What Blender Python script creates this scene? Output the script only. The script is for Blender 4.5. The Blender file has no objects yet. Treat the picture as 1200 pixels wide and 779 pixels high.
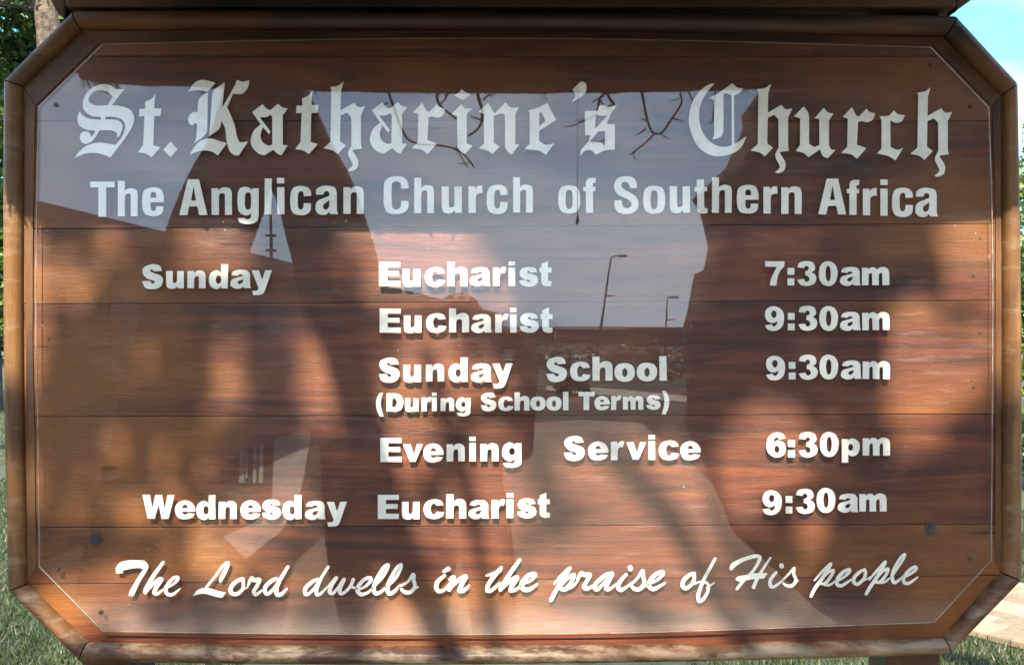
import bpy, bmesh, math, random
import numpy as np
from mathutils import Vector, Matrix, noise
R=math.radians
scn=bpy.context.scene; COL=scn.collection
# ---------------------------------------------------------------- camera, sky, sun, exposure
CAMY=-1.5; EYE=1.5; F=1200.0
cd=bpy.data.cameras.new('camera'); cam=bpy.data.objects.new('camera',cd); COL.objects.link(cam)
cam.location=(0,CAMY,EYE); cam.rotation_euler=(R(90),0,0)
cd.sensor_fit='HORIZONTAL'; cd.sensor_width=36; cd.lens=36.0*F/1200.0; cd.clip_start=.02; cd.clip_end=5000
scn.camera=cam
SUN=Vector((-.09,-1,.84)).normalized(); SUN_EL=math.asin(SUN.z); SUN_AZ=math.atan2(SUN.x,SUN.y)
w=bpy.data.worlds.new('World'); scn.world=w; w.use_nodes=True
nt=w.node_tree; bg=nt.nodes['Background']
sky=nt.nodes.new('ShaderNodeTexSky'); sky.sky_type='NISHITA'; sky.sun_disc=False
sky.sun_elevation=SUN_EL; sky.sun_rotation=SUN_AZ; sky.air_density=1.0; sky.dust_density=.25; sky.ozone_density=2.0; sky.altitude=400
tcw=nt.nodes.new('ShaderNodeTexCoord'); sep=nt.nodes.new('ShaderNodeSeparateXYZ'); nt.links.new(tcw.outputs['Generated'],sep.inputs[0])
mrw=nt.nodes.new('ShaderNodeMapRange'); mrw.interpolation_type='SMOOTHSTEP'; nt.links.new(sep.outputs[2],mrw.inputs[0])
mrw.inputs[1].default_value=-.02; mrw.inputs[2].default_value=.27; mrw.inputs[3].default_value=.88; mrw.inputs[4].default_value=0
mpw=nt.nodes.new('ShaderNodeMapping'); mpw.inputs['Scale'].default_value=(2.2,2.2,6.5); nt.links.new(tcw.outputs['Generated'],mpw.inputs[0])
nzw=nt.nodes.new('ShaderNodeTexNoise'); nzw.inputs['Scale'].default_value=1.7; nzw.inputs['Detail'].default_value=5; nzw.inputs['Roughness'].default_value=.5; nt.links.new(mpw.outputs[0],nzw.inputs['Vector'])
clw=nt.nodes.new('ShaderNodeMapRange'); clw.interpolation_type='SMOOTHSTEP'; nt.links.new(nzw.outputs[0],clw.inputs[0])
clw.inputs[1].default_value=.42; clw.inputs[2].default_value=.66; clw.inputs[3].default_value=0; clw.inputs[4].default_value=.8
mw=nt.nodes.new('ShaderNodeMix'); mw.data_type='RGBA'; nt.links.new(mrw.outputs[0],mw.inputs[0]); tw=nt.nodes.new('ShaderNodeMix'); tw.data_type='RGBA'; tw.blend_type='MULTIPLY'; tw.inputs[0].default_value=1; nt.links.new(sky.outputs[0],tw.inputs[6]); nt.links.new(tw.outputs[2],mw.inputs[6]); 
m2w=nt.nodes.new('ShaderNodeMix'); m2w.data_type='RGBA'; nt.links.new(clw.outputs[0],m2w.inputs[0]); nt.links.new(mw.outputs[2],m2w.inputs[6])
dw=nt.nodes.new('ShaderNodeVectorMath'); dw.operation='DOT_PRODUCT'; nt.links.new(tcw.outputs['Generated'],dw.inputs[0]); dw.inputs[1].default_value=tuple(SUN)
gw=nt.nodes.new('ShaderNodeMapRange'); gw.interpolation_type='SMOOTHSTEP'; nt.links.new(dw.outputs['Value'],gw.inputs[0])
for i_,v_ in ((1,-.9),(2,1.0),(3,.0),(4,1.0)): gw.inputs[i_].default_value=v_
for tgt,ca_,cb_ in ((tw.inputs[7],(.34,.92,1.0,1),(1,1,1,1)),(mw.inputs[7],(1.0,3.4,5.0,1),(5.1,7.4,10.6,1)),(m2w.inputs[7],(2.4,4.2,5.4,1),(11.0,12.4,14.4,1))):
    hz=nt.nodes.new('ShaderNodeMix'); hz.data_type='RGBA'; nt.links.new(gw.outputs[0],hz.inputs[0]); hz.inputs[6].default_value=ca_; hz.inputs[7].default_value=cb_; nt.links.new(hz.outputs[2],tgt)
nt.links.new(m2w.outputs[2],bg.inputs[0]); bg.inputs[1].default_value=.12
sl=bpy.data.lights.new('sun','SUN'); sl.energy=5.0; sl.angle=R(.53); sl.color=(1,.91,.76)
so=bpy.data.objects.new('sun',sl); COL.objects.link(so); so.rotation_euler=SUN.to_track_quat('Z','Y').to_euler()
scn.view_settings.view_transform='Standard'; scn.view_settings.look='None'; scn.view_settings.gamma=1
scn.view_settings.exposure=2.10
scn.cycles.transparent_max_bounces=16; scn.cycles.max_bounces=8
random.seed(5); rng=np.random.default_rng(5)
# ---------------------------------------------------------------- helpers
def W(px,py,y=0.0):           # a point of the notice board face, y = its plane
    d=y-CAMY; return Vector(((px-600)/F*d, y, EYE-(py-389.5)/F*d))
def RF(px,py,dv):             # a place behind the photographer, found from its mirror image
    return Vector(((px-600)/F*dv, 1.47-dv, EYE-(py-389.5)/F*dv))
def RG(px,py,z=0.0):          # the same, on the ground
    dv=F*(EYE-z)/(py-389.5); v=RF(px,py,dv); v.z=z; return v
def setp(o,label=None,cat=None,group=None,kind=None):
    for k,v in (('label',label),('category',cat),('group',group),('kind',kind)):
        if v: o[k]=v
    return o
def empty(name,loc,label,cat,group=None,kind=None):
    o=bpy.data.objects.new(name,None); COL.objects.link(o); o.location=loc; o.empty_display_size=.1
    setp(o,label,cat,group,kind); return o
def link(name,me,parent=None,mats=()):
    for m in mats:
        if m.name not in [x.name for x in me.materials if x]: me.materials.append(m)
    o=bpy.data.objects.new(name,me); COL.objects.link(o)
    if parent is not None:
        o.parent=parent; o.matrix_parent_inverse=wm(parent).inverted()
    return o
def wm(o):
    m=Matrix.LocRotScale(o.location,o.rotation_euler,o.scale)
    return (wm(o.parent) @ o.matrix_parent_inverse @ m) if o.parent else m
def mesh(name,V,Fc,mat,parent=None,smooth=False,bevel=0):
    me=bpy.data.meshes.new(name); me.from_pydata([tuple(v) for v in V],[],[tuple(f) for f in Fc]); me.update()
    if bevel:
        bm=bmesh.new(); bm.from_mesh(me); bmesh.ops.recalc_face_normals(bm,faces=bm.faces)
        ed=[e for e in bm.edges if len(e.link_faces)==2 and e.calc_face_angle(0)>.5]
        bmesh.ops.bevel(bm,geom=ed,offset=bevel,segments=2,affect='EDGES',profile=.6); bm.to_mesh(me); bm.free()
    if smooth: me.polygons.foreach_set('use_smooth',[True]*len(me.polygons))
    return link(name,me,parent,[mat])
def boxv(x0,x1,y0,y1,z0,z1):
    V=[(x,y,z) for x in (x0,x1) for y in (y0,y1) for z in (z0,z1)]
    Fc=[(0,1,3,2),(4,6,7,5),(0,4,5,1),(2,3,7,6),(0,2,6,4),(1,5,7,3)]
    return V,Fc
def box(name,x0,x1,y0,y1,z0,z1,mat,parent=None,bevel=0):
    return mesh(name,*boxv(x0,x1,y0,y1,z0,z1),mat,parent,bevel=bevel)
class MB:
    def __init__(s): s.V=[];s.F=[]
    def add(s,V,Fc):
        n=len(s.V); s.V+= [tuple(v) for v in V]; s.F+=[tuple(i+n for i in f) for f in Fc]
    def box(s,*a): s.add(*boxv(*a))
    def tube(s,pts,rad,n=8,cap=True,wob=0.0):
        pts=[Vector(p) for p in pts]; N=len(pts); V=[];Fc=[]
        if not isinstance(rad,(list,tuple)): rad=[rad]*N
        up=Vector((0.13,.31,.94))
        for i,p in enumerate(pts):
            t=(pts[min(i+1,N-1)]-pts[max(i-1,0)]).normalized()
            a=t.cross(up)
            if a.length<.05: a=t.cross(Vector((1,0,0)))
            a.normalize(); b=t.cross(a).normalized()
            for k in range(n):
                th=2*math.pi*k/n; r=rad[i]
                if wob: r*=1+wob*noise.noise(Vector((math.cos(th)*2.2,math.sin(th)*2.2,i*.35+p.x)))
                V.append(p+a*(r*math.cos(th))+b*(r*math.sin(th)))
        for i in range(N-1):
            for k in range(n):
                k2=(k+1)%n; Fc.append((i*n+k,i*n+k2,(i+1)*n+k2,(i+1)*n+k))
        if cap: Fc.append(tuple(range(n-1,-1,-1))); Fc.append(tuple((N-1)*n+k for k in range(n)))
        s.add(V,Fc)
    def build(s,name,mat,parent=None,smooth=False): return mesh(name,s.V,s.F,mat,parent,smooth)
def smoothpath(P,n=6):
    P=[np.array(p,float) for p in P]; out=[]
    for i in range(len(P)-1):
        p0=P[max(i-1,0)];p1=P[i];p2=P[i+1];p3=P[min(i+2,len(P)-1)]
        for k in range(n):
            t=k/n; out.append(.5*((2*p1)+(-p0+p2)*t+(2*p0-5*p1+4*p2-p3)*t*t+(-p0+3*p1-3*p2+p3)*t**3))
    out.append(P[-1]); return out
# ---------------------------------------------------------------- materials
def mat(name):
    m=bpy.data.materials.new(name); m.use_nodes=True; n=m.node_tree.nodes; b=n['Principled BSDF']; return m,m.node_tree,b
def N(nt,t,**k):
    n=nt.nodes.new(t)
    for a,v in k.items():
        if a.startswith('i_'): n.inputs[int(a[2:]) if a[2:].isdigit() else a[2:]].default_value=v
        else: setattr(n,a,v)
    return n
def ramp(nt,fac,stops):
    r=nt.nodes.new('ShaderNodeValToRGB'); e=r.color_ramp.elements
    while len(e)<len(stops): e.new(.5)
    for q,(p,c) in zip(e,stops): q.position=p; q.color=(*c,1)
    nt.links.new(fac,r.inputs[0]); return r.outputs[0]
def mix(nt,fac,a,b,bt='MIX'):
    m=nt.nodes.new('ShaderNodeMix'); m.data_type='RGBA'; m.blend_type=bt
    for i,v in ((0,fac),(6,a),(7,b)):
        if hasattr(v,'node'): nt.links.new(v,m.inputs[i])
        else: m.inputs[i].default_value=v if i==0 else (*v,1)
    return m.outputs[2]
def mathn(nt,op,a,b=0.0,c=0.0):
    m=nt.nodes.new('ShaderNodeMath'); m.operation=op
    for i,v in enumerate((a,b,c)):
        if hasattr(v,'node'): nt.links.new(v,m.inputs[i])
        else: m.inputs[i].default_value=v
    return m.outputs[0]
def coords(nt,scale,rand=True,rot=(0,0,0)):
    tc=nt.nodes.new('ShaderNodeTexCoord'); mp=nt.nodes.new('ShaderNodeMapping'); mp.inputs['Scale'].default_value=scale
    mp.inputs['Rotation'].default_value=rot
    nt.links.new(tc.outputs['Object'],mp.inputs[0])
    if rand:
        oi=nt.nodes.new('ShaderNodeObjectInfo'); ad=nt.nodes.new('ShaderNodeVectorMath'); ad.operation='MULTIPLY_ADD'
        nt.links.new(oi.outputs['Random'],ad.inputs[0]); ad.inputs[1].default_value=(31,17,53); nt.links.new(mp.outputs[0],ad.inputs[2])
        return ad.outputs[0]
    return mp.outputs[0]
def noi(nt,vec,scale,detail=4,rough=.55,dist=0.0):
    n=N(nt,'ShaderNodeTexNoise'); n.inputs['Scale'].default_value=scale; n.inputs['Detail'].default_value=detail
    n.inputs['Roughness'].default_value=rough; n.inputs['Distortion'].default_value=dist
    nt.links.new(vec,n.inputs['Vector']); return n.outputs['Fac']
def bump(nt,b,h,strength=.3,dist=.002):
    m=nt.nodes.new('ShaderNodeBump'); m.inputs['Strength'].default_value=strength; m.inputs['Distance'].default_value=dist
    nt.links.new(h,m.inputs['Height']); nt.links.new(m.outputs[0],b.inputs['Normal'])
def wood(name,dark,mid,light,axis='x',rough=.42,weather=None,coat=.15,wear=(.50,.64),vary=.25,amber=(.30,.135,.03)):
    m,nt,b=mat(name)
    s={'x':(1.0,14,14),'z':(14,14,1.0),'d1':(1.0,14,14),'d2':(1.0,14,14)}[axis]
    rot={'x':(0,0,0),'z':(0,0,0),'d1':(0,R(45),0),'d2':(0,R(-45),0)}[axis]
    v=coords(nt,s,True,rot)
    g=noi(nt,v,1.4,7,.58,2.2); g2=noi(nt,v,17,6,.65,.5); g3=noi(nt,v,70,4,.7)
    col=ramp(nt,g,[(.30,dark),(.5,mid),(.74,light)])
    bigv=coords(nt,(1.6,1.6,3.2),True); big=noi(nt,bigv,1.5,3,.5,.4)
    sx=nt.nodes.new('ShaderNodeSeparateXYZ'); nt.links.new(coords(nt,(1,1,1),False),sx.inputs[0])
    eb=N(nt,'ShaderNodeMapRange',interpolation_type='SMOOTHSTEP'); nt.links.new(mathn(nt,'ABSOLUTE',sx.outputs[0]),eb.inputs[0])
    for i_,v_ in ((1,.30),(2,.62),(3,-.05),(4,.13)): eb.inputs[i_].default_value=v_
    col=mix(nt,ramp(nt,mathn(nt,'ADD',big,eb.outputs[0]),[(.48,(0,0,0)),(.66,(vary,vary,vary))]),col,amber)
    col=mix(nt,.26,col,ramp(nt,g2,[(.36,(.42,.36,.33)),(.52,(1,1,1)),(.75,(1.18,1.15,1.1))]),'MULTIPLY')
    col=mix(nt,.30,col,ramp(nt,g3,[(.34,(.55,.5,.47)),(.5,(1,1,1)),(.7,(1.15,1.15,1.15))]),'MULTIPLY')
    blot=noi(nt,coords(nt,(3,3,3),True),1.3,5,.6,.5)
    col=mix(nt,ramp(nt,blot,[(.28,(.4,.4,.4)),(.42,(0,0,0))]),col,(dark[0]*.6,dark[1]*.6,dark[2]*.6))
    if weather:
        wn=noi(nt,coords(nt,(5,5,20),True,rot),1.5,8,.75,.4)
        col=mix(nt,ramp(nt,wn,[(wear[0],(0,0,0)),(wear[1],(.9,.9,.9))]),col,weather)
    ck=noi(nt,coords(nt,(.9,26,26) if axis!='z' else (26,26,.9),True,rot),3.2,3,.4,.2)
    crack=ramp(nt,ck,[(.235,(.8,.8,.8)),(.255,(0,0,0))])
    col=mix(nt,crack,col,(.008,.005,.004))
    vo=N(nt,'ShaderNodeTexVoronoi'); vo.inputs['Scale'].default_value=2.1; nt.links.new(coords(nt,(1.2,1.2,3.4) if axis!='z' else (3.4,3.4,1.2),True,rot),vo.inputs['Vector'])
    col=mix(nt,ramp(nt,vo.outputs['Distance'],[(.02,(.8,.8,.8)),(.05,(0,0,0))]),col,(.012,.007,.005))
    nt.links.new(col,b.inputs['Base Color'])
    rr=N(nt,'ShaderNodeMapRange'); rr.inputs[3].default_value=rough-.12; rr.inputs[4].default_value=rough+.3
    nt.links.new(noi(nt,coords(nt,(4,4,12),True),2.5,6,.7),rr.inputs[0]); nt.links.new(rr.outputs[0],b.inputs['Roughness'])
    b.inputs['Specular IOR Level'].default_value=.3; b.inputs['Coat Weight'].default_value=coat*.4; b.inputs['Coat Roughness'].default_value=.3
    bump(nt,b,mathn(nt,'SUBTRACT',mathn(nt,'ADD',g2,g3),mathn(nt,'MULTIPLY',crack,1.5)),.55,.0012)
    return m
def simple(name,c1,c2,scale=8,rough=.8,bs=.3,bd=.01,detail=5,metal=0,rand=True):
    m,nt,b=mat(name); v=coords(nt,(1,1,1),rand); g=noi(nt,v,scale,detail,.6)
    nt.links.new(ramp(nt,g,[(.32,c1),(.68,c2)]),b.inputs['Base Color']); b.inputs['Roughness'].default_value=rough; b.inputs['Metallic'].default_value=metal
    if bs: bump(nt,b,noi(nt,v,scale*3,6,.6),bs,bd)
    return m
def leafmat(name,c1,c2,c3,trans=.35):
    m=bpy.data.materials.new(name); m.use_nodes=True; nt=m.node_tree; nt.nodes.clear()
    out=nt.nodes.new('ShaderNodeOutputMaterial'); geo=nt.nodes.new('ShaderNodeNewGeometry')
    c=ramp(nt,geo.outputs['Random Per Island'],[(.0,c1),(.5,c2),(1,c3)])
    d=nt.nodes.new('ShaderNodeBsdfPrincipled'); d.inputs['Roughness'].default_value=.5; nt.links.new(c,d.inputs['Base Color'])
    t=nt.nodes.new('ShaderNodeBsdfTranslucent'); nt.links.new(mix(nt,1,c,(1.3,1.5,.6),'MULTIPLY'),t.inputs[0])
    mx=nt.nodes.new('ShaderNodeMixShader'); mx.inputs[0].default_value=trans
    nt.links.new(d.outputs[0],mx.inputs[1]); nt.links.new(t.outputs[0],mx.inputs[2]); nt.links.new(mx.outputs[0],out.inputs[0]); return m
WD=(.024,.0060,.0026);WM=(.078,.0178,.0056);WL=(.155,.042,.0105)
M_plank=wood('plank_wood',WD,WM,WL,'x',.42,vary=.8,amber=(.175,.062,.010))
RD,RM,RL=(.018,.007,.0035),(.050,.019,.008),(.115,.046,.016)
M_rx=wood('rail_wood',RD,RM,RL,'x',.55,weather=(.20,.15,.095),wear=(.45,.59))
M_rz=wood('rail_wood_upright',(.024,.010,.0045),(.075,.032,.011),(.17,.082,.025),'z',.5,weather=(.17,.115,.06),wear=(.52,.66))
M_d1=wood('rail_wood_diag',RD,RM,RL,'d1',.55,weather=(.18,.13,.085))
M_tx=wood('shaded_rail_wood',(.007,.004,.003),(.022,.010,.0055),(.05,.022,.011),'x',.45)  # upper rails and strips: shade at the frame top put into the wood colour
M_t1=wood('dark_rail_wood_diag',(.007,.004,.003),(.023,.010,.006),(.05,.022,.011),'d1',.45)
M_t2=wood('shaded_rail_wood_diag_b',(.007,.004,.003),(.023,.010,.006),(.05,.022,.011),'d2',.45)
M_sz=wood('shade_strip_wood',(.010,.006,.004),(.028,.014,.009),(.06,.032,.018),'z',.5)  # side strips: recess shade put into the colour
M_d2=wood('rail_wood_diag_b',RD,RM,RL,'d2',.55,weather=(.18,.13,.085))
M_post=wood('post_wood',(.006,.004,.003),(.013,.008,.005),(.026,.016,.010),'z',.6)
M_beam=wood('beam_wood',(.004,.003,.002),(.009,.005,.004),(.02,.012,.008),'x',.6)
def lettermat():
    m,nt,b=mat('letter_vinyl'); v=coords(nt,(1,1,1),True); v2=coords(nt,(1,1,1),False)
    col=ramp(nt,noi(nt,v,26,5,.65),[(.3,(.60,.585,.52)),(.6,(.73,.71,.64))])
    col=mix(nt,ramp(nt,noi(nt,v,120,4,.7),[(.62,(0,0,0)),(.74,(.45,.45,.45))]),col,(.30,.26,.2))
    nt.links.new(col,b.inputs['Base Color']); b.inputs['Roughness'].default_value=.42; return m
M_letter=lettermat()
M_screw=simple('screw_metal',(.03,.028,.026),(.10,.085,.07),60,.45,.3,.001,metal=.7)
M_bark=simple('bark',(.03,.022,.017),(.14,.105,.08),9,.9,.9,.03)
M_bark2=simple('bark_mottled',(.02,.013,.009),(.13,.095,.065),14,.9,.9,.03)
M_twig=simple('twig_bark',(.025,.018,.014),(.07,.05,.04),20,.9,.4,.01)
M_thatch=simple('thatch',(.10,.08,.05),(.30,.24,.15),26,.95,.8,.02)
M_brick=simple('brick_wall',(.13,.06,.04),(.21,.11,.075),5,.9,.3,.01)
M_plaster=simple('plaster',(.15,.095,.07),(.2,.13,.10),3,.9,.2,.01)
M_roof=simple('roof_sheet',(.07,.045,.04),(.11,.075,.065),6,.6,.2,.01)
M_pale=simple('pale_paint',(.5,.49,.46),(.64,.62,.58),10,.7,.2,.004)
def pavermat():
    m,nt,b=mat('paver_clay'); v=coords(nt,(1,1,1),True); oi=nt.nodes.new('ShaderNodeObjectInfo')
    col=ramp(nt,oi.outputs['Random'],[(0,(.13,.09,.055)),(.5,(.19,.145,.09)),(1,(.25,.205,.135))])
    col=mix(nt,.8,col,ramp(nt,noi(nt,v,22,6,.7),[(.3,(.6,.58,.55)),(.7,(1.25,1.25,1.2))]),'MULTIPLY')
    nt.links.new(col,b.inputs['Base Color']); b.inputs['Roughness'].default_value=.9; return m
M_paver=pavermat()
M_sand=simple('joint_sand',(.05,.04,.03),(.09,.07,.05),40,.95,.4,.003)
M_lamp=simple('lamp_metal',(.06,.06,.06),(.10,.10,.10),10,.5,0,metal=.4)
M_winglass=simple('window_dark',(.015,.018,.02),(.03,.035,.04),2,.5,0)
M_leafA=leafmat('leaf_green',(.022,.042,.009),(.045,.08,.014),(.085,.12,.022))
M_leafB=leafmat('leaf_lime',(.05,.09,.01),(.085,.14,.018),(.15,.19,.03),.45)
M_leafD=leafmat('leaf_dark',(.015,.035,.01),(.035,.06,.015),(.06,.09,.025),.15)
M_blade=leafmat('grass_blade',(.012,.024,.005),(.026,.045,.010),(.07,.072,.032),.3)
def groundmat():
    m,nt,b=mat('lawn'); v=coords(nt,(1,1,1),False)
    a=noi(nt,v,.6,5,.6); c=noi(nt,v,14,6,.7); d=noi(nt,v,90,4,.7)
    col=ramp(nt,a,[(.3,(.02,.032,.010)),(.7,(.045,.052,.02))])
    col=mix(nt,.8,col,ramp(nt,c,[(.3,(.5,.5,.4)),(.7,(1.35,1.3,1.2))]),'MULTIPLY')
    col=mix(nt,ramp(nt,d,[(.55,(0,0,0)),(.75,(.6,.6,.6))]),col,(.09,.07,.04))
    nt.links.new(col,b.inputs['Base Color']); b.inputs['Roughness'].default_value=.95; bump(nt,b,c,.8,.03); return m
M_ground=groundmat()
def roadmat():
    m,nt,b=mat('gravel_road'); v=coords(nt,(1,1,1),False)
    a=noi(nt,v,.5,5,.6); c=noi(nt,v,40,5,.7)
    col=ramp(nt,a,[(.3,(.30,.24,.17)),(.7,(.42,.34,.25))]); col=mix(nt,.5,col,ramp(nt,c,[(.3,(.6,.6,.6)),(.7,(1.2,1.2,1.2))]),'MULTIPLY')
    nt.links.new(col,b.inputs['Base Color']); b.inputs['Roughness'].default_value=.95; bump(nt,b,c,.5,.01); return m
M_road=roadmat()
M_hill=simple('hill_scrub',(.10,.10,.09),(.17,.16,.14),.02,1,0)
def panemat():
    m=bpy.data.materials.new('acrylic_pane'); m.use_nodes=True; nt=m.node_tree; nt.nodes.clear()
    out=nt.nodes.new('ShaderNodeOutputMaterial'); tr=nt.nodes.new('ShaderNodeBsdfTransparent'); gl=nt.nodes.new('ShaderNodeBsdfGlossy')
    tr.inputs[0].default_value=(.985,.985,.97,1); gl.inputs['Roughness'].default_value=.006
    ge=nt.nodes.new('ShaderNodeNewGeometry'); dt=nt.nodes.new('ShaderNodeVectorMath'); dt.operation='DOT_PRODUCT'
    nt.links.new(ge.outputs['Incoming'],dt.inputs[0]); nt.links.new(ge.outputs['True Normal'],dt.inputs[1])
    ca=mathn(nt,'ABSOLUTE',dt.outputs['Value']); sch=mathn(nt,'POWER',mathn(nt,'SUBTRACT',1.0,ca),5.0)
    fr=mathn(nt,'MULTIPLY_ADD',sch,.95,.031)
    mx=nt.nodes.new('ShaderNodeMixShader'); nt.links.new(fr,mx.inputs[0]); nt.links.new(tr.outputs[0],mx.inputs[1]); nt.links.new(gl.outputs[0],mx.inputs[2])
    df=nt.nodes.new('ShaderNodeBsdfDiffuse'); df.inputs[0].default_value=(.62,.56,.5,1)
    v=coords(nt,(1,1,1),False)
    a=noi(nt,v,3.2,5,.6); c=noi(nt,v,160,3,.7); e=noi(nt,coords(nt,(1,1,6),False,(0,R(12),0)),14,6,.75)
    f=mathn(nt,'MULTIPLY_ADD',a,.012,.0)
    sp=ramp(nt,c,[(.70,(0,0,0)),(.76,(.30,.30,.30))]); f=mathn(nt,'ADD',f,sp)
    f=mathn(nt,'ADD',f,mathn(nt,'MULTIPLY',ramp(nt,e,[(.55,(0,0,0)),(.8,(1,1,1))]),.045))
    sz=nt.nodes.new('ShaderNodeSeparateXYZ'); nt.links.new(v,sz.inputs[0])
    db=N(nt,'ShaderNodeMapRange',interpolation_type='SMOOTHSTEP'); nt.links.new(sz.outputs[2],db.inputs[0]); db.inputs[1].default_value=1.125; db.inputs[2].default_value=1.06; db.inputs[3].default_value=0; db.inputs[4].default_value=.11
    f=mathn(nt,'ADD',f,mathn(nt,'MULTIPLY',db.outputs[0],mathn(nt,'ADD',a,.1)))
    m2=nt.nodes.new('ShaderNodeMixShader'); nt.links.new(f,m2.inputs[0]); nt.links.new(mx.outputs[0],m2.inputs[1]); nt.links.new(df.outputs[0],m2.inputs[2])
    nt.links.new(m2.outputs[0],out.inputs[0]); return m
M_pane=panemat()
M_edge=simple('pane_cut_edge',(.12,.11,.085),(.30,.28,.23),40,.35,0)
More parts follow.
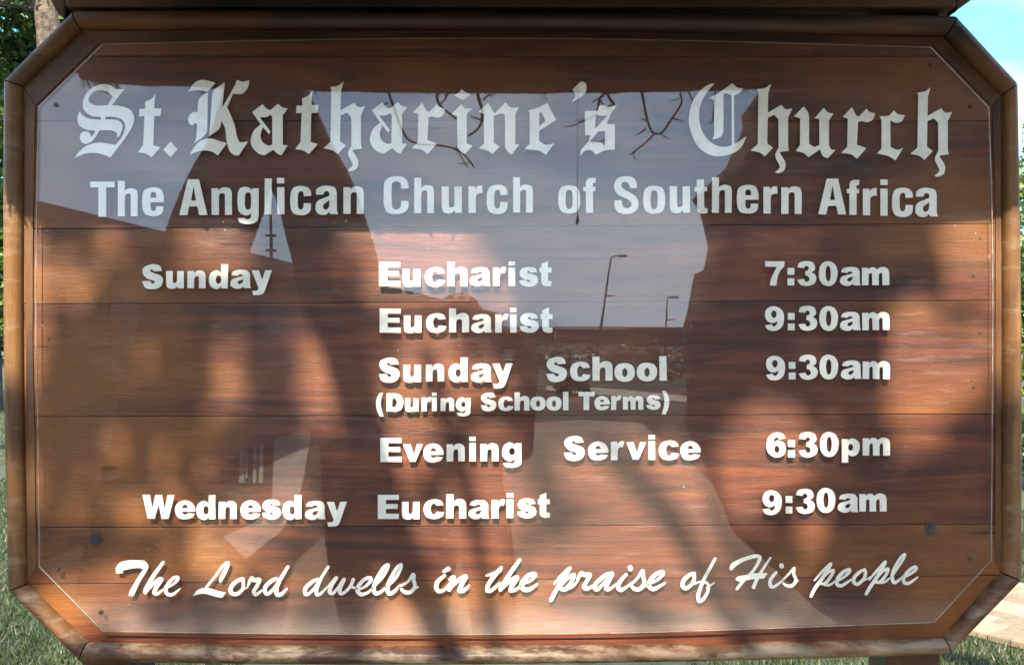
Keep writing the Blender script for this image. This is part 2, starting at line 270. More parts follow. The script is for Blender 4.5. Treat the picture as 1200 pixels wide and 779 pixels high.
# letter outlines, tenths of a board unit; PL = glyph, left, baseline, size
GL={
'AS':'119,-283 100,-281 75,-274 57,-268 37,-259 23,-249 14,-238 7,-223 4,-207 5,-183 12,-165 27,-145 47,-126 62,-115 78,-107 129,-93 140,-89 146,-82 149,-72 146,-66 139,-61 131,-57 119,-55 113,-57 108,-62 93,-85 89,-88 10,-86 0,-84 18,-35 26,-20 38,-8 52,0 68,5 91,9 106,10 136,9 162,5 191,-5 211,-17 221,-28 230,-43 238,-63 244,-88 244,-102 238,-122 229,-138 220,-147 211,-153 196,-160 108,-190 97,-195 94,-198 92,-205 94,-212 101,-219 112,-224 120,-221 138,-199 225,-206 232,-208 218,-247 213,-257 203,-266 190,-273 169,-280 140,-284',
'Au':'1,-202 0,-200 0,-74 3,-43 6,-27 10,-18 16,-11 30,-1 44,4 60,7 82,7 102,3 111,-1 134,-24 135,-23 135,-2 136,0 208,0 207,-202 129,-202 129,-103 126,-79 122,-72 114,-65 102,-60 96,-60 89,-62 84,-66 80,-78 78,-95 78,-202',
'An':'137,-211 121,-208 102,-200 76,-176 75,-178 75,-200 73,-202 0,-201 0,-1 78,-1 79,-95 83,-119 87,-130 91,-134 99,-139 112,-142 122,-141 128,-138 131,-135 133,-127 135,-111 136,-1 213,-1 213,-126 210,-158 207,-173 203,-182 199,-187 188,-197 180,-202 158,-210',
'Ad':'145,-283 143,-281 142,-181 140,-182 131,-195 125,-201 107,-210 92,-213 83,-213 67,-209 43,-198 32,-189 23,-181 12,-162 3,-133 0,-108 1,-85 8,-53 15,-36 26,-20 35,-12 52,-2 77,7 83,9 98,9 117,3 126,-3 148,-26 150,-25 150,-3 152,0 222,0 224,-2 224,-282 222,-283|112,-153 115,-153 125,-151 135,-144 141,-135 146,-108 145,-88 139,-68 130,-58 118,-54 103,-56 97,-59 90,-66 85,-79 82,-99 84,-125 89,-139 93,-144 100,-149',
'Aa':'115,-216 77,-211 46,-202 34,-196 25,-185 13,-154 19,-152 85,-145 88,-146 92,-154 97,-158 114,-163 122,-163 133,-161 144,-156 149,-149 149,-143 146,-141 129,-135 37,-109 19,-99 8,-84 1,-64 0,-46 3,-33 7,-25 18,-14 36,-4 56,4 74,8 96,8 119,3 133,-5 153,-21 155,-20 160,-3 162,0 239,0 240,-2 232,-41 230,-164 229,-168 211,-195 197,-207 183,-211 158,-215|144,-100 148,-101 150,-100 151,-95 151,-83 139,-62 130,-54 119,-48 106,-46 97,-49 90,-56 86,-62 85,-68 87,-73 95,-83 110,-92',
'Ay':'1,-209 0,-207 3,-198 79,0 75,12 70,20 63,25 53,30 48,31 33,31 7,29 13,79 15,80 25,81 80,81 100,78 112,74 126,67 134,59 151,31 235,-209 232,-210 157,-209 120,-99 114,-112 83,-209',
'AE':'2,-284 0,-282 0,-1 247,-1 248,-60 246,-62 98,-62 95,-65 95,-117 97,-119 230,-119 233,-122 232,-176 97,-176 95,-179 96,-224 244,-225 246,-228 246,-283',
'Ac':'119,-225 87,-220 64,-213 44,-204 31,-194 19,-179 10,-161 5,-147 1,-127 0,-106 2,-89 6,-72 14,-50 25,-31 38,-17 54,-8 72,-2 106,3 137,3 162,-1 177,-5 196,-12 211,-20 218,-27 225,-36 239,-68 234,-71 157,-81 154,-78 135,-52 128,-48 121,-46 114,-47 102,-52 96,-58 92,-66 85,-90 83,-104 83,-123 84,-131 88,-145 96,-163 100,-169 106,-174 111,-176 121,-178 126,-176 134,-173 152,-151 227,-157 232,-159 217,-192 211,-201 201,-209 191,-214 172,-220 156,-224 139,-226',
'Ah':'2,-284 0,-282 0,-1 82,-1 83,-109 87,-133 92,-143 101,-151 115,-155 128,-156 140,-153 145,-148 152,-126 152,-1 234,-1 235,-139 232,-173 230,-184 226,-194 219,-204 201,-219 188,-226 174,-229 152,-229 138,-227 118,-221 83,-200 82,-283',
'Ar':'122,-223 111,-220 99,-214 76,-184 75,-185 73,-197 73,-212 71,-216 0,-216 0,0 78,-1 78,-96 82,-121 85,-135 95,-147 107,-153 118,-154 137,-148 158,-214 157,-217 142,-221 133,-224',
'Ai':'2,-289 0,-287 1,-239 77,-240 76,-289|2,-216 0,-214 0,-1 2,0 76,0 77,-2 77,-215 74,-217',
'As':'95,-225 77,-224 52,-217 40,-212 27,-202 15,-187 9,-176 5,-163 6,-141 11,-124 17,-114 27,-103 37,-96 57,-85 71,-80 117,-73 128,-69 133,-62 133,-53 129,-50 120,-48 107,-48 102,-49 94,-54 85,-70 81,-75 12,-71 2,-70 0,-68 5,-43 8,-35 11,-30 23,-21 47,-8 62,-2 77,2 108,6 132,6 159,2 173,-4 189,-13 200,-22 213,-37 219,-51 221,-63 221,-82 218,-97 209,-113 201,-121 187,-131 178,-135 161,-141 112,-152 100,-156 94,-162 93,-171 100,-179 111,-182 115,-181 119,-176 132,-160 208,-163 210,-165 204,-187 197,-203 191,-210 179,-215 165,-220 136,-225',
'At':'97,-294 23,-261 22,-258 22,-218 19,-216 2,-216 0,-214 0,-159 2,-157 18,-157 20,-155 20,-67 26,-29 32,-20 44,-9 58,-2 82,4 107,3 139,-3 141,-6 141,-59 136,-60 122,-58 108,-59 103,-64 99,-77 99,-156 102,-157 141,-158 141,-214 138,-216 99,-217 99,-292 98,-294',
'A7':'2,-284 0,-282 0,-223 2,-221 135,-220 135,-218 128,-203 88,-121 69,-78 62,-51 54,-2 54,0 56,0 130,0 132,-8 142,-83 151,-120 160,-142 175,-170 196,-198 225,-230 225,-282 222,-284',
'A:':'1,-204 0,-202 0,-125 79,-124 79,-203|1,-81 0,-78 0,-1 79,0 79,-80',
'A3':'99,-286 74,-284 55,-279 40,-274 25,-266 17,-257 12,-246 3,-214 5,-213 78,-203 80,-204 82,-214 85,-220 91,-226 101,-231 110,-232 115,-230 121,-227 129,-220 135,-207 134,-195 127,-183 118,-176 114,-174 96,-170 92,-121 94,-120 115,-116 123,-111 130,-105 136,-95 140,-85 142,-74 139,-63 137,-58 128,-50 118,-44 107,-42 96,-45 91,-49 75,-77 4,-68 0,-65 20,-30 28,-20 38,-11 52,-4 70,2 104,7 129,5 151,0 182,-13 198,-24 207,-34 214,-47 222,-73 223,-91 217,-110 206,-130 197,-137 172,-150 169,-154 172,-160 193,-172 197,-176 202,-184 206,-194 209,-205 209,-214 201,-239 195,-251 189,-261 180,-270 165,-277 138,-285 120,-287',
'A0':'93,-286 72,-281 50,-270 32,-253 17,-231 7,-207 3,-188 0,-157 1,-113 3,-97 10,-71 22,-47 40,-23 52,-12 72,-2 95,4 118,5 143,0 165,-11 183,-29 198,-51 207,-71 214,-99 218,-127 220,-166 217,-190 205,-222 189,-249 177,-262 163,-270 138,-281 112,-287|106,-234 112,-233 118,-230 128,-219 131,-213 137,-186 140,-157 140,-131 138,-108 132,-74 129,-66 125,-61 118,-54 110,-51 105,-52 97,-57 88,-70 80,-107 77,-142 80,-178 87,-211 91,-220 97,-228',
'Am':'236,-212 223,-210 207,-204 180,-183 177,-184 154,-203 146,-207 130,-210 115,-209 104,-206 93,-199 74,-183 73,-184 72,-202 71,-204 0,-204 0,-1 76,-1 77,-109 79,-122 81,-131 86,-138 96,-144 103,-144 108,-144 114,-140 119,-124 120,-1 196,-1 196,-109 199,-122 201,-131 206,-138 216,-144 223,-144 228,-144 234,-140 239,-124 240,-1 319,-1 320,-138 314,-167 311,-178 306,-187 302,-191 283,-203 258,-211',
'A9':'92,-282 70,-278 56,-273 42,-266 30,-258 18,-246 8,-228 3,-211 0,-189 0,-176 2,-160 9,-137 19,-119 32,-105 45,-97 62,-89 74,-86 94,-85 113,-89 138,-103 142,-104 145,-101 145,-95 140,-74 132,-61 123,-52 115,-47 108,-44 100,-45 93,-48 86,-56 79,-69 76,-70 9,-60 3,-59 2,-57 16,-29 23,-18 35,-8 50,-1 66,5 84,8 109,8 134,3 144,0 159,-7 181,-22 200,-43 208,-57 213,-70 218,-90 223,-123 224,-160 221,-186 217,-201 211,-215 202,-229 183,-250 162,-265 144,-274 114,-281|103,-232 110,-231 126,-222 133,-213 136,-201 135,-180 128,-158 119,-147 109,-143 98,-145 85,-154 75,-169 72,-183 73,-201 78,-215 82,-221 89,-227 98,-231',
'A6':'132,-2 154,-6 168,-11 182,-18 194,-26 205,-38 216,-56 221,-73 224,-95 224,-108 222,-124 215,-147 205,-165 192,-179 178,-187 162,-195 150,-198 130,-199 111,-195 86,-181 82,-180 79,-183 79,-189 84,-210 92,-223 101,-232 108,-237 115,-240 124,-239 131,-236 138,-228 145,-215 147,-214 214,-224 220,-225 222,-227 208,-255 201,-266 188,-276 174,-283 157,-289 140,-292 115,-292 90,-287 80,-284 65,-277 43,-262 24,-241 16,-227 11,-214 6,-194 1,-161 0,-124 3,-98 7,-83 13,-69 22,-55 41,-34 61,-19 80,-10 110,-3|121,-52 114,-53 98,-62 91,-71 88,-83 89,-104 96,-126 105,-137 115,-141 126,-139 139,-130 149,-115 152,-101 151,-83 146,-69 142,-63 134,-57 126,-53',
'Ao':'108,-212 83,-209 55,-201 42,-195 35,-189 18,-172 7,-152 1,-128 0,-101 2,-84 6,-65 15,-46 27,-28 45,-13 60,-5 92,4 122,7 140,6 167,1 185,-6 205,-19 215,-31 228,-53 233,-66 236,-80 238,-100 237,-121 233,-142 224,-164 215,-178 205,-188 195,-195 183,-201 153,-209 128,-212|120,-154 131,-150 144,-136 150,-122 152,-105 150,-81 146,-70 140,-61 132,-53 127,-49 122,-48 110,-53 100,-62 92,-80 89,-96 90,-114 97,-136 110,-150',
'Al':'2,-286 0,-284 0,-1 2,0 82,0 83,-2 83,-285 81,-287',
'A(':'56,-285 35,-250 19,-220 11,-199 7,-183 3,-161 0,-128 0,-100 4,-65 13,-24 26,15 59,81 63,82 118,82 119,80 100,19 88,-27 80,-66 76,-100 76,-152 81,-196 86,-218 92,-236 111,-284 110,-286',
'AD':'1,-282 0,-279 1,-1 136,0 186,-12 202,-18 216,-26 232,-43 245,-65 255,-93 261,-128 261,-159 255,-189 241,-220 232,-234 219,-250 206,-262 192,-270 172,-275 128,-282|87,-217 116,-216 126,-212 136,-205 148,-192 159,-174 163,-160 165,-141 164,-122 160,-104 152,-88 144,-78 134,-71 124,-67 88,-62 86,-64',
'AT':'2,-282 0,-279 1,-212 80,-212 82,-210 82,-1 169,0 170,-210 172,-212 249,-212 250,-281',
'A)':'63,-285 84,-250 100,-220 108,-199 112,-183 116,-161 119,-128 119,-100 115,-65 106,-24 93,15 60,81 57,82 2,82 0,80 19,19 31,-27 39,-66 43,-100 43,-152 38,-196 33,-218 27,-236 8,-284 10,-286',
'Ag':'86,-219 68,-214 43,-200 32,-190 19,-174 9,-150 2,-119 0,-103 0,-89 3,-69 10,-51 25,-32 42,-17 63,-5 89,3 98,4 108,3 117,1 123,-3 149,-23 151,-21 152,-9 151,2 145,13 136,24 128,29 118,31 102,30 88,18 14,25 13,25 12,27 26,49 34,58 44,65 71,73 102,78 126,78 162,72 184,65 212,52 219,45 225,32 231,5 231,-209 229,-210 224,-210 154,-207 153,-205 153,-188 152,-187 134,-204 122,-212 98,-219|113,-154 124,-154 136,-149 141,-145 149,-135 152,-119 152,-102 148,-87 143,-81 134,-74 121,-69 109,-71 101,-76 93,-83 86,-95 84,-110 86,-127 91,-139 102,-149',
'Av':'0,-205 1,-199 76,-2 79,0 144,-1 224,-189 229,-201 229,-205 162,-205 127,-88 124,-83 85,-205',
'Ae':'108,-216 88,-212 60,-202 41,-191 28,-179 19,-168 12,-156 4,-136 0,-111 1,-91 7,-65 15,-45 25,-27 39,-13 54,-4 68,1 83,4 103,6 137,5 172,-3 202,-15 210,-21 217,-29 234,-54 234,-56 218,-59 157,-64 128,-49 115,-48 100,-54 93,-60 88,-70 85,-82 237,-83 238,-85 239,-97 239,-116 236,-131 224,-156 215,-170 205,-182 193,-192 180,-200 165,-207 145,-213 127,-216|116,-164 120,-165 128,-162 142,-152 148,-143 152,-129 152,-125 85,-125 87,-137 93,-151 102,-159',
'AW':'0,-281 0,-275 64,-1 148,-1 186,-158 188,-163 190,-158 226,-2 228,0 309,-1 372,-275 373,-281 295,-281 292,-280 261,-125 260,-127 228,-280 225,-281 150,-281 148,-277 120,-132 117,-125 86,-280',
'Ap':'112,-206 97,-201 72,-179 71,-180 71,-194 70,-197 2,-197 0,-195 0,77 2,79 75,78 75,-15 80,-14 92,-4 107,2 122,5 138,4 160,-5 182,-20 191,-30 199,-46 207,-74 210,-92 211,-115 207,-141 198,-163 190,-174 179,-183 154,-199 133,-205|100,-139 107,-140 112,-139 118,-136 123,-131 129,-121 133,-105 133,-93 127,-77 119,-67 112,-62 103,-60 92,-63 83,-70 78,-79 75,-93 75,-107 80,-125 88,-135',
'HT':'2,-411 0,-408 1,-343 94,-343 96,-341 96,-1 98,0 185,0 187,-2 187,-341 189,-343 285,-343 286,-409 284,-411',
'Hh':'1,-415 0,-413 0,-1 80,0 82,-2 82,-216 85,-235 89,-250 97,-259 114,-266 130,-267 136,-266 144,-262 147,-258 152,-243 152,-2 155,0 231,-1 232,-260 225,-291 220,-303 215,-309 208,-315 192,-322 160,-328 140,-328 125,-326 114,-322 101,-315 85,-300 81,-300 80,-414',
'He':'120,-330 103,-328 78,-323 63,-319 45,-311 30,-301 21,-290 14,-276 8,-258 4,-235 0,-184 0,-138 5,-85 11,-62 22,-38 33,-22 48,-9 65,-3 95,4 123,6 152,6 172,4 188,0 210,-9 221,-17 234,-31 241,-43 245,-55 248,-74 250,-107 245,-108 168,-110 165,-107 162,-75 158,-63 150,-57 138,-52 128,-51 122,-53 113,-57 110,-60 103,-77 99,-98 99,-155 102,-156 253,-156 255,-159 254,-222 246,-258 237,-283 228,-299 215,-311 200,-320 178,-326 147,-330|124,-277 137,-277 145,-275 155,-270 160,-265 164,-255 167,-240 166,-208 100,-208 99,-244 104,-261 107,-267 112,-271',
'HA':'102,-419 100,-417 96,-401 6,-31 0,-1 93,-1 113,-94 115,-101 117,-102 211,-102 230,-6 232,-1 326,-1 327,-5 231,-418 228,-419|166,-334 167,-335 169,-333 195,-177 195,-172 193,-170 140,-170 138,-172',
'Hn':'145,-322 123,-318 112,-313 100,-305 80,-286 79,-287 79,-309 78,-311 2,-311 0,-310 0,-3 2,0 82,0 85,-2 85,-220 92,-239 98,-246 105,-250 120,-253 138,-253 148,-249 154,-241 157,-230 157,-2 160,0 235,0 238,-2 238,-254 226,-290 223,-296 215,-305 199,-314 185,-318 161,-322',
'Hr':'158,-320 125,-317 108,-311 96,-302 80,-279 79,-279 78,-284 77,-302 75,-311 2,-311 0,-309 0,-2 2,0 82,0 85,-1 85,-182 87,-193 90,-204 95,-213 110,-223 132,-231 165,-231 161,-315 160,-320',
'Hg':'84,-324 54,-318 43,-314 34,-308 23,-297 17,-289 7,-267 3,-244 1,-220 0,-145 3,-96 8,-63 15,-41 25,-26 34,-16 47,-8 64,2 74,6 97,11 113,11 127,8 140,1 158,-15 160,-15 162,-3 162,21 158,33 147,46 137,52 128,54 108,55 102,53 88,42 83,40 19,42 8,43 6,45 15,73 19,81 26,89 44,99 76,108 100,112 140,112 164,108 194,100 214,90 224,83 231,76 237,67 243,48 249,17 249,-305 247,-307 172,-307 171,-305 171,-282 170,-281 152,-302 138,-312 112,-322 100,-324|119,-260 130,-260 138,-258 147,-252 153,-246 158,-225 161,-183 160,-113 158,-92 155,-77 152,-70 146,-64 136,-59 124,-57 117,-58 104,-63 98,-67 95,-73 89,-98 86,-136 86,-183 88,-213 91,-233 95,-244 100,-251 107,-256',
'Hl':'1,-421 0,-418 0,-2 2,0 79,0 82,-2 82,-418 79,-421',
'Hi':'2,-425 0,-422 1,-360 85,-361 84,-424|2,-317 0,-314 0,-1 2,0 83,0 85,-2 85,-315 82,-317',
'Hc':'118,-331 88,-327 72,-323 55,-317 38,-306 28,-295 22,-285 10,-256 4,-229 0,-182 1,-115 4,-88 13,-52 25,-27 30,-20 40,-10 55,-1 70,4 92,8 122,12 148,12 165,9 182,5 198,-2 216,-14 230,-30 238,-45 242,-60 244,-82 245,-126 242,-127 228,-128 161,-130 159,-119 158,-91 156,-80 149,-66 140,-58 130,-54 118,-54 110,-58 102,-66 95,-81 93,-89 90,-117 89,-144 90,-210 92,-231 96,-248 102,-259 107,-264 114,-268 125,-271 135,-271 142,-269 150,-261 154,-256 157,-242 159,-217 160,-212 162,-211 243,-216 245,-218 245,-245 241,-265 232,-283 215,-304 205,-313 190,-320 162,-328 140,-331',
'Ha':'110,-334 85,-330 63,-324 40,-313 25,-303 15,-292 10,-281 8,-269 6,-231 8,-230 90,-230 93,-233 100,-252 106,-262 112,-268 118,-271 132,-273 145,-269 159,-256 164,-242 164,-229 162,-222 158,-215 148,-209 52,-172 32,-160 22,-150 15,-140 8,-126 1,-98 0,-88 1,-58 4,-42 8,-32 16,-21 23,-14 35,-6 60,5 78,8 103,8 120,5 135,-3 161,-30 171,-2 174,0 262,0 262,-7 250,-45 250,-248 241,-286 237,-296 230,-305 220,-314 205,-321 189,-326 148,-333|160,-164 162,-162 163,-112 161,-95 155,-77 150,-70 144,-63 132,-56 120,-53 112,-53 107,-55 95,-64 89,-76 88,-98 91,-108 95,-115 102,-122',
'HC':'150,-432 114,-428 92,-424 62,-414 42,-402 23,-383 14,-368 9,-356 4,-322 2,-287 2,-213 0,-173 0,-128 4,-90 9,-70 15,-53 26,-31 36,-17 48,-6 67,4 85,8 107,12 174,13 186,11 215,6 232,-1 256,-17 270,-30 278,-40 287,-56 292,-73 293,-84 294,-103 293,-139 210,-142 207,-140 205,-100 203,-84 200,-72 194,-62 182,-51 168,-43 157,-40 150,-38 136,-40 126,-44 117,-51 108,-61 103,-69 99,-82 95,-122 93,-234 94,-281 97,-324 100,-342 107,-354 122,-366 136,-371 156,-371 168,-369 188,-360 195,-355 200,-348 204,-331 208,-286 222,-285 278,-288 292,-290 294,-292 291,-336 289,-349 285,-361 270,-386 252,-404 234,-418 215,-426 186,-431',
'Hu':'2,-309 0,-306 0,-64 12,-26 20,-12 24,-8 32,-2 50,4 80,8 98,7 112,3 120,-1 133,-11 154,-29 155,-27 155,-2 156,0 236,0 236,-308 150,-308 150,-101 148,-88 144,-76 135,-69 118,-64 100,-63 95,-65 90,-69 87,-77 84,-95 84,-307 82,-309',
'Ho':'112,-315 92,-313 76,-310 56,-304 46,-299 40,-295 29,-284 14,-260 7,-241 1,-201 0,-139 2,-108 5,-84 14,-51 23,-33 31,-22 40,-12 56,-2 74,5 91,9 126,13 147,12 184,5 204,-3 218,-13 228,-22 238,-38 249,-66 253,-85 255,-104 256,-171 254,-202 251,-226 243,-257 232,-279 227,-286 218,-295 200,-305 176,-311 144,-315|121,-264 132,-264 142,-261 150,-257 157,-250 161,-244 165,-226 168,-194 169,-157 168,-114 165,-82 161,-64 154,-53 149,-48 134,-39 127,-38 114,-42 106,-48 98,-55 94,-64 88,-96 86,-134 87,-198 90,-228 93,-241 96,-248 100,-253 111,-260',
'Hf':'100,-409 70,-404 58,-400 50,-396 45,-391 36,-376 31,-357 30,-305 2,-304 0,-302 0,-254 28,-253 30,-251 30,-3 32,0 111,0 114,-3 114,-251 116,-253 142,-254 142,-302 140,-304 112,-305 110,-323 113,-340 118,-348 122,-350 140,-351 143,-353 146,-406 144,-407 119,-409',
'HS':'133,-426 103,-422 72,-415 57,-409 42,-401 27,-387 17,-372 10,-359 4,-340 0,-315 0,-299 2,-284 9,-261 18,-244 28,-230 50,-209 62,-201 78,-192 132,-170 150,-161 173,-144 194,-125 202,-113 205,-103 205,-93 202,-84 195,-72 185,-62 170,-54 158,-50 150,-50 140,-51 125,-56 110,-64 100,-77 94,-95 85,-145 68,-145 15,-143 2,-142 2,-93 3,-81 10,-55 20,-33 35,-13 48,-3 62,4 75,8 102,14 148,17 183,15 213,7 233,-3 249,-15 258,-24 268,-37 278,-56 285,-81 287,-100 284,-129 277,-148 264,-170 252,-185 235,-202 200,-225 140,-257 112,-277 97,-292 92,-298 87,-309 85,-322 86,-332 92,-346 100,-353 105,-356 122,-360 137,-360 148,-357 162,-348 174,-334 181,-316 188,-286 208,-285 258,-287 267,-289 267,-335 263,-352 251,-378 240,-394 232,-402 222,-410 205,-418 185,-423 158,-426',
'Ht':'28,-391 27,-389 27,-306 24,-304 1,-303 0,-256 2,-253 28,-253 30,-251 30,-64 31,-37 33,-21 38,-12 46,-4 57,2 78,8 101,10 147,1 149,-3 149,-53 147,-54 128,-52 122,-54 116,-61 111,-76 111,-251 113,-253 146,-254 146,-303 143,-304 113,-304 111,-306 110,-391',
'BS':'337,-854 304,-849 277,-842 250,-833 227,-823 198,-807 181,-793 163,-775 149,-758 133,-735 114,-700 106,-677 100,-656 96,-629 95,-610 96,-595 100,-578 104,-566 116,-546 136,-525 150,-512 172,-497 193,-486 213,-480 234,-476 307,-472 308,-441 307,-438 297,-438 212,-444 167,-451 151,-457 132,-465 117,-475 86,-498 75,-513 64,-536 63,-537 61,-537 49,-518 44,-504 35,-470 33,-453 35,-429 40,-409 48,-385 58,-370 71,-357 100,-337 120,-327 136,-321 167,-315 235,-314 241,-312 235,-289 229,-274 220,-262 194,-238 192,-239 188,-258 182,-270 171,-286 160,-295 143,-300 123,-301 101,-297 92,-292 83,-285 75,-276 66,-259 63,-247 63,-225 69,-202 79,-184 88,-173 99,-165 110,-159 117,-157 133,-155 149,-159 178,-171 194,-181 206,-190 224,-211 255,-252 292,-313 296,-316 410,-317 435,-313 454,-306 479,-294 492,-284 496,-278 498,-271 499,-239 501,-231 505,-233 525,-248 532,-259 542,-282 552,-311 559,-340 561,-356 561,-372 558,-388 552,-399 534,-416 519,-426 504,-433 489,-438 455,-442 361,-443 359,-446 359,-470 362,-472 405,-475 427,-475 484,-467 517,-458 534,-451 555,-440 568,-430 578,-417 583,-407 588,-392 592,-365 592,-344 589,-324 577,-282 561,-246 546,-222 531,-202 482,-142 405,-156 334,-167 302,-170 273,-169 244,-165 199,-155 180,-149 150,-137 128,-125 107,-111 82,-89 45,-53 1,9 0,12 67,-22 107,-38 154,-48 196,-52 245,-51 286,-44 331,-32 355,-24 421,3 600,-234 650,-311 670,-348 679,-369 688,-396 696,-432 698,-454 697,-471 691,-496 682,-516 669,-536 652,-554 641,-563 623,-573 604,-581 579,-589 537,-599 508,-604 475,-606 450,-606 437,-608 438,-611 578,-791 583,-800 574,-800 514,-794 489,-797 474,-803 433,-832 416,-840 385,-849 363,-853|281,-786 305,-787 321,-785 344,-780 382,-766 398,-758 411,-749 448,-710 448,-708 445,-702 387,-608 296,-601 262,-603 242,-608 207,-620 189,-630 180,-637 172,-647 167,-659 164,-669 164,-683 167,-695 176,-714 193,-739 215,-761 234,-773 252,-780',
'Bt':'197,-737 174,-706 156,-688 135,-675 81,-652 80,-638 83,-573 83,-569 16,-567 8,-486 9,-482 11,-480 73,-486 74,-484 74,-470 60,-145 0,-60 5,-58 65,-51 87,-45 100,-39 115,-30 156,-1 158,-2 261,-118 255,-121 225,-128 191,-139 180,-143 178,-146 188,-482 190,-483 253,-485 262,-487 263,-493 270,-569 269,-574 267,-575 190,-575 188,-576 198,-727 198,-736',
'B.':'80,-184 0,-88 3,-83 81,-1 89,-9 160,-91 162,-95 88,-179 83,-184',
'BK':'570,-886 555,-833 543,-808 429,-609 402,-556 401,-556 401,-560 428,-853 424,-852 369,-815 321,-781 301,-762 294,-751 288,-734 280,-690 256,-306 246,-227 246,-225 248,-225 324,-275 345,-291 365,-311 375,-328 380,-344 387,-392 389,-401 390,-401 418,-354 430,-329 436,-312 441,-287 446,-212 450,-183 468,-105 476,-79 485,-57 492,-45 502,-33 516,-20 532,-8 547,-2 558,0 592,3 596,0 702,-161 699,-162 690,-161 641,-153 624,-153 612,-155 607,-158 602,-163 593,-173 582,-197 572,-229 556,-312 549,-340 540,-368 510,-445 457,-566 527,-722 532,-723 568,-720 604,-715 618,-716 633,-720 651,-733 674,-757 690,-779 698,-793 704,-807 709,-825 718,-876 715,-878 649,-862 630,-862 613,-866|169,-884 153,-883 143,-881 116,-872 100,-864 83,-853 71,-843 53,-824 38,-804 0,-745 0,-743 57,-758 105,-764 126,-764 150,-761 220,-742 225,-743 315,-842 319,-848 271,-864 248,-870 197,-881|228,-736 184,-714 167,-704 151,-690 144,-682 134,-666 122,-638 115,-604 113,-579 112,-517 110,-503 107,-502 81,-509 71,-509 60,-506 50,-501 35,-490 24,-478 11,-456 3,-436 0,-414 2,-400 7,-384 13,-373 21,-363 32,-352 41,-347 47,-346 50,-347 59,-355 71,-371 78,-375 90,-373 102,-368 104,-366 101,-261 97,-212 89,-183 74,-149 73,-143 138,-186 178,-219 197,-238 209,-253 215,-265 218,-275 224,-310 225,-345 229,-642 231,-707 231,-735|238,-196 211,-192 181,-184 144,-166 114,-144 97,-128 73,-97 17,-5 91,-36 122,-46 149,-52 177,-56 215,-56 246,-52 279,-43 306,-29 349,1 352,1 456,-144 379,-162 320,-185 297,-192 268,-196',
'Ba':'318,-609 249,-546 234,-537 225,-535 215,-536 206,-539 188,-551 170,-567 140,-603 138,-603 17,-512 18,-508 117,-368 115,-365 70,-328 52,-312 39,-296 23,-267 11,-237 5,-216 1,-194 0,-161 5,-131 12,-112 20,-97 31,-81 46,-63 72,-38 90,-26 105,-19 155,-3 161,-5 261,-70 299,-33 310,-24 329,-14 358,-4 430,-118 430,-120 424,-121 379,-126 376,-128 375,-130 375,-472 378,-477 434,-553 434,-554 426,-555 394,-558 374,-564 359,-573 320,-608|231,-482 234,-482 237,-478 252,-450 252,-133 250,-129 225,-121 210,-119 200,-120 189,-124 174,-131 150,-147 138,-159 125,-181 117,-203 114,-218 113,-233 115,-251 123,-282 142,-337 150,-329 209,-253 210,-253 215,-258 232,-278 233,-281 105,-448 107,-449 118,-450 165,-451 186,-454 195,-457 206,-463',
'Bh':'234,-851 197,-819 189,-813 172,-804 145,-796 80,-788 78,-787 90,-753 82,-152 81,-145 79,-142 0,-71 1,-70 20,-65 74,-55 107,-45 123,-36 161,-3 166,-1 258,-101 259,-104 257,-106 196,-152 193,-155 198,-452 201,-455 272,-487 275,-486 322,-439 324,-423 327,-106 325,-100 307,-69 293,-35 287,-17 287,-3 291,11 298,28 339,110 341,124 338,134 328,148 285,185 284,188 308,196 318,198 338,193 353,188 378,175 393,159 398,150 404,132 407,115 408,92 407,80 402,62 394,45 367,-1 345,-31 341,-42 345,-49 358,-54 380,-58 441,-65 448,-68 437,-120 437,-453 486,-561 485,-562 479,-561 431,-552 409,-554 393,-562 382,-573 365,-595 357,-603 203,-515 199,-514 203,-737 234,-844 236,-851',
'BC':'300,-823 252,-813 234,-807 219,-800 182,-776 158,-758 132,-734 102,-698 80,-669 64,-644 43,-603 31,-572 18,-528 8,-481 2,-439 0,-409 1,-366 4,-337 10,-303 21,-260 40,-203 53,-171 66,-144 78,-123 103,-87 117,-72 152,-39 180,-18 207,-2 237,13 267,23 302,30 326,32 382,31 426,25 454,18 488,8 512,-1 540,-14 558,-24 574,-36 606,-68 621,-87 633,-106 647,-135 673,-197 670,-198 564,-127 534,-111 532,-110 531,-112 531,-677 532,-679 539,-680 569,-693 592,-705 603,-712 612,-720 620,-730 639,-761 634,-763 614,-763 590,-765 570,-771 552,-784 514,-822 512,-823 336,-697 297,-676 234,-648 234,-647 239,-646 264,-647 272,-645 276,-642 284,-635 295,-620 296,-381 297,-376 296,-248 295,-230 292,-212 279,-165 280,-163 282,-163 340,-181 354,-187 370,-195 380,-205 387,-216 404,-254 407,-695 430,-703 446,-704 468,-696 501,-678 501,-97 497,-94 476,-87 438,-78 418,-76 389,-76 359,-80 338,-87 314,-97 290,-110 262,-127 242,-142 220,-161 202,-184 186,-205 171,-230 156,-260 142,-296 129,-348 124,-381 121,-414 120,-469 125,-521 129,-543 136,-569 153,-614 172,-653 203,-704 224,-731 240,-751 304,-821 304,-823',
'Br':'122,-606 21,-496 23,-493 74,-474 77,-471 70,-144 68,-140 0,-72 1,-71 7,-70 68,-65 89,-62 112,-56 127,-49 143,-38 169,-16 185,-4 294,-126 292,-128 185,-168 183,-171 197,-434 200,-436 223,-443 238,-445 250,-443 296,-431 307,-430 322,-434 341,-442 362,-455 372,-466 379,-477 385,-495 394,-535 392,-537 352,-544 331,-551 324,-556 315,-564 295,-590 220,-511 205,-496 202,-495 175,-509 124,-605',
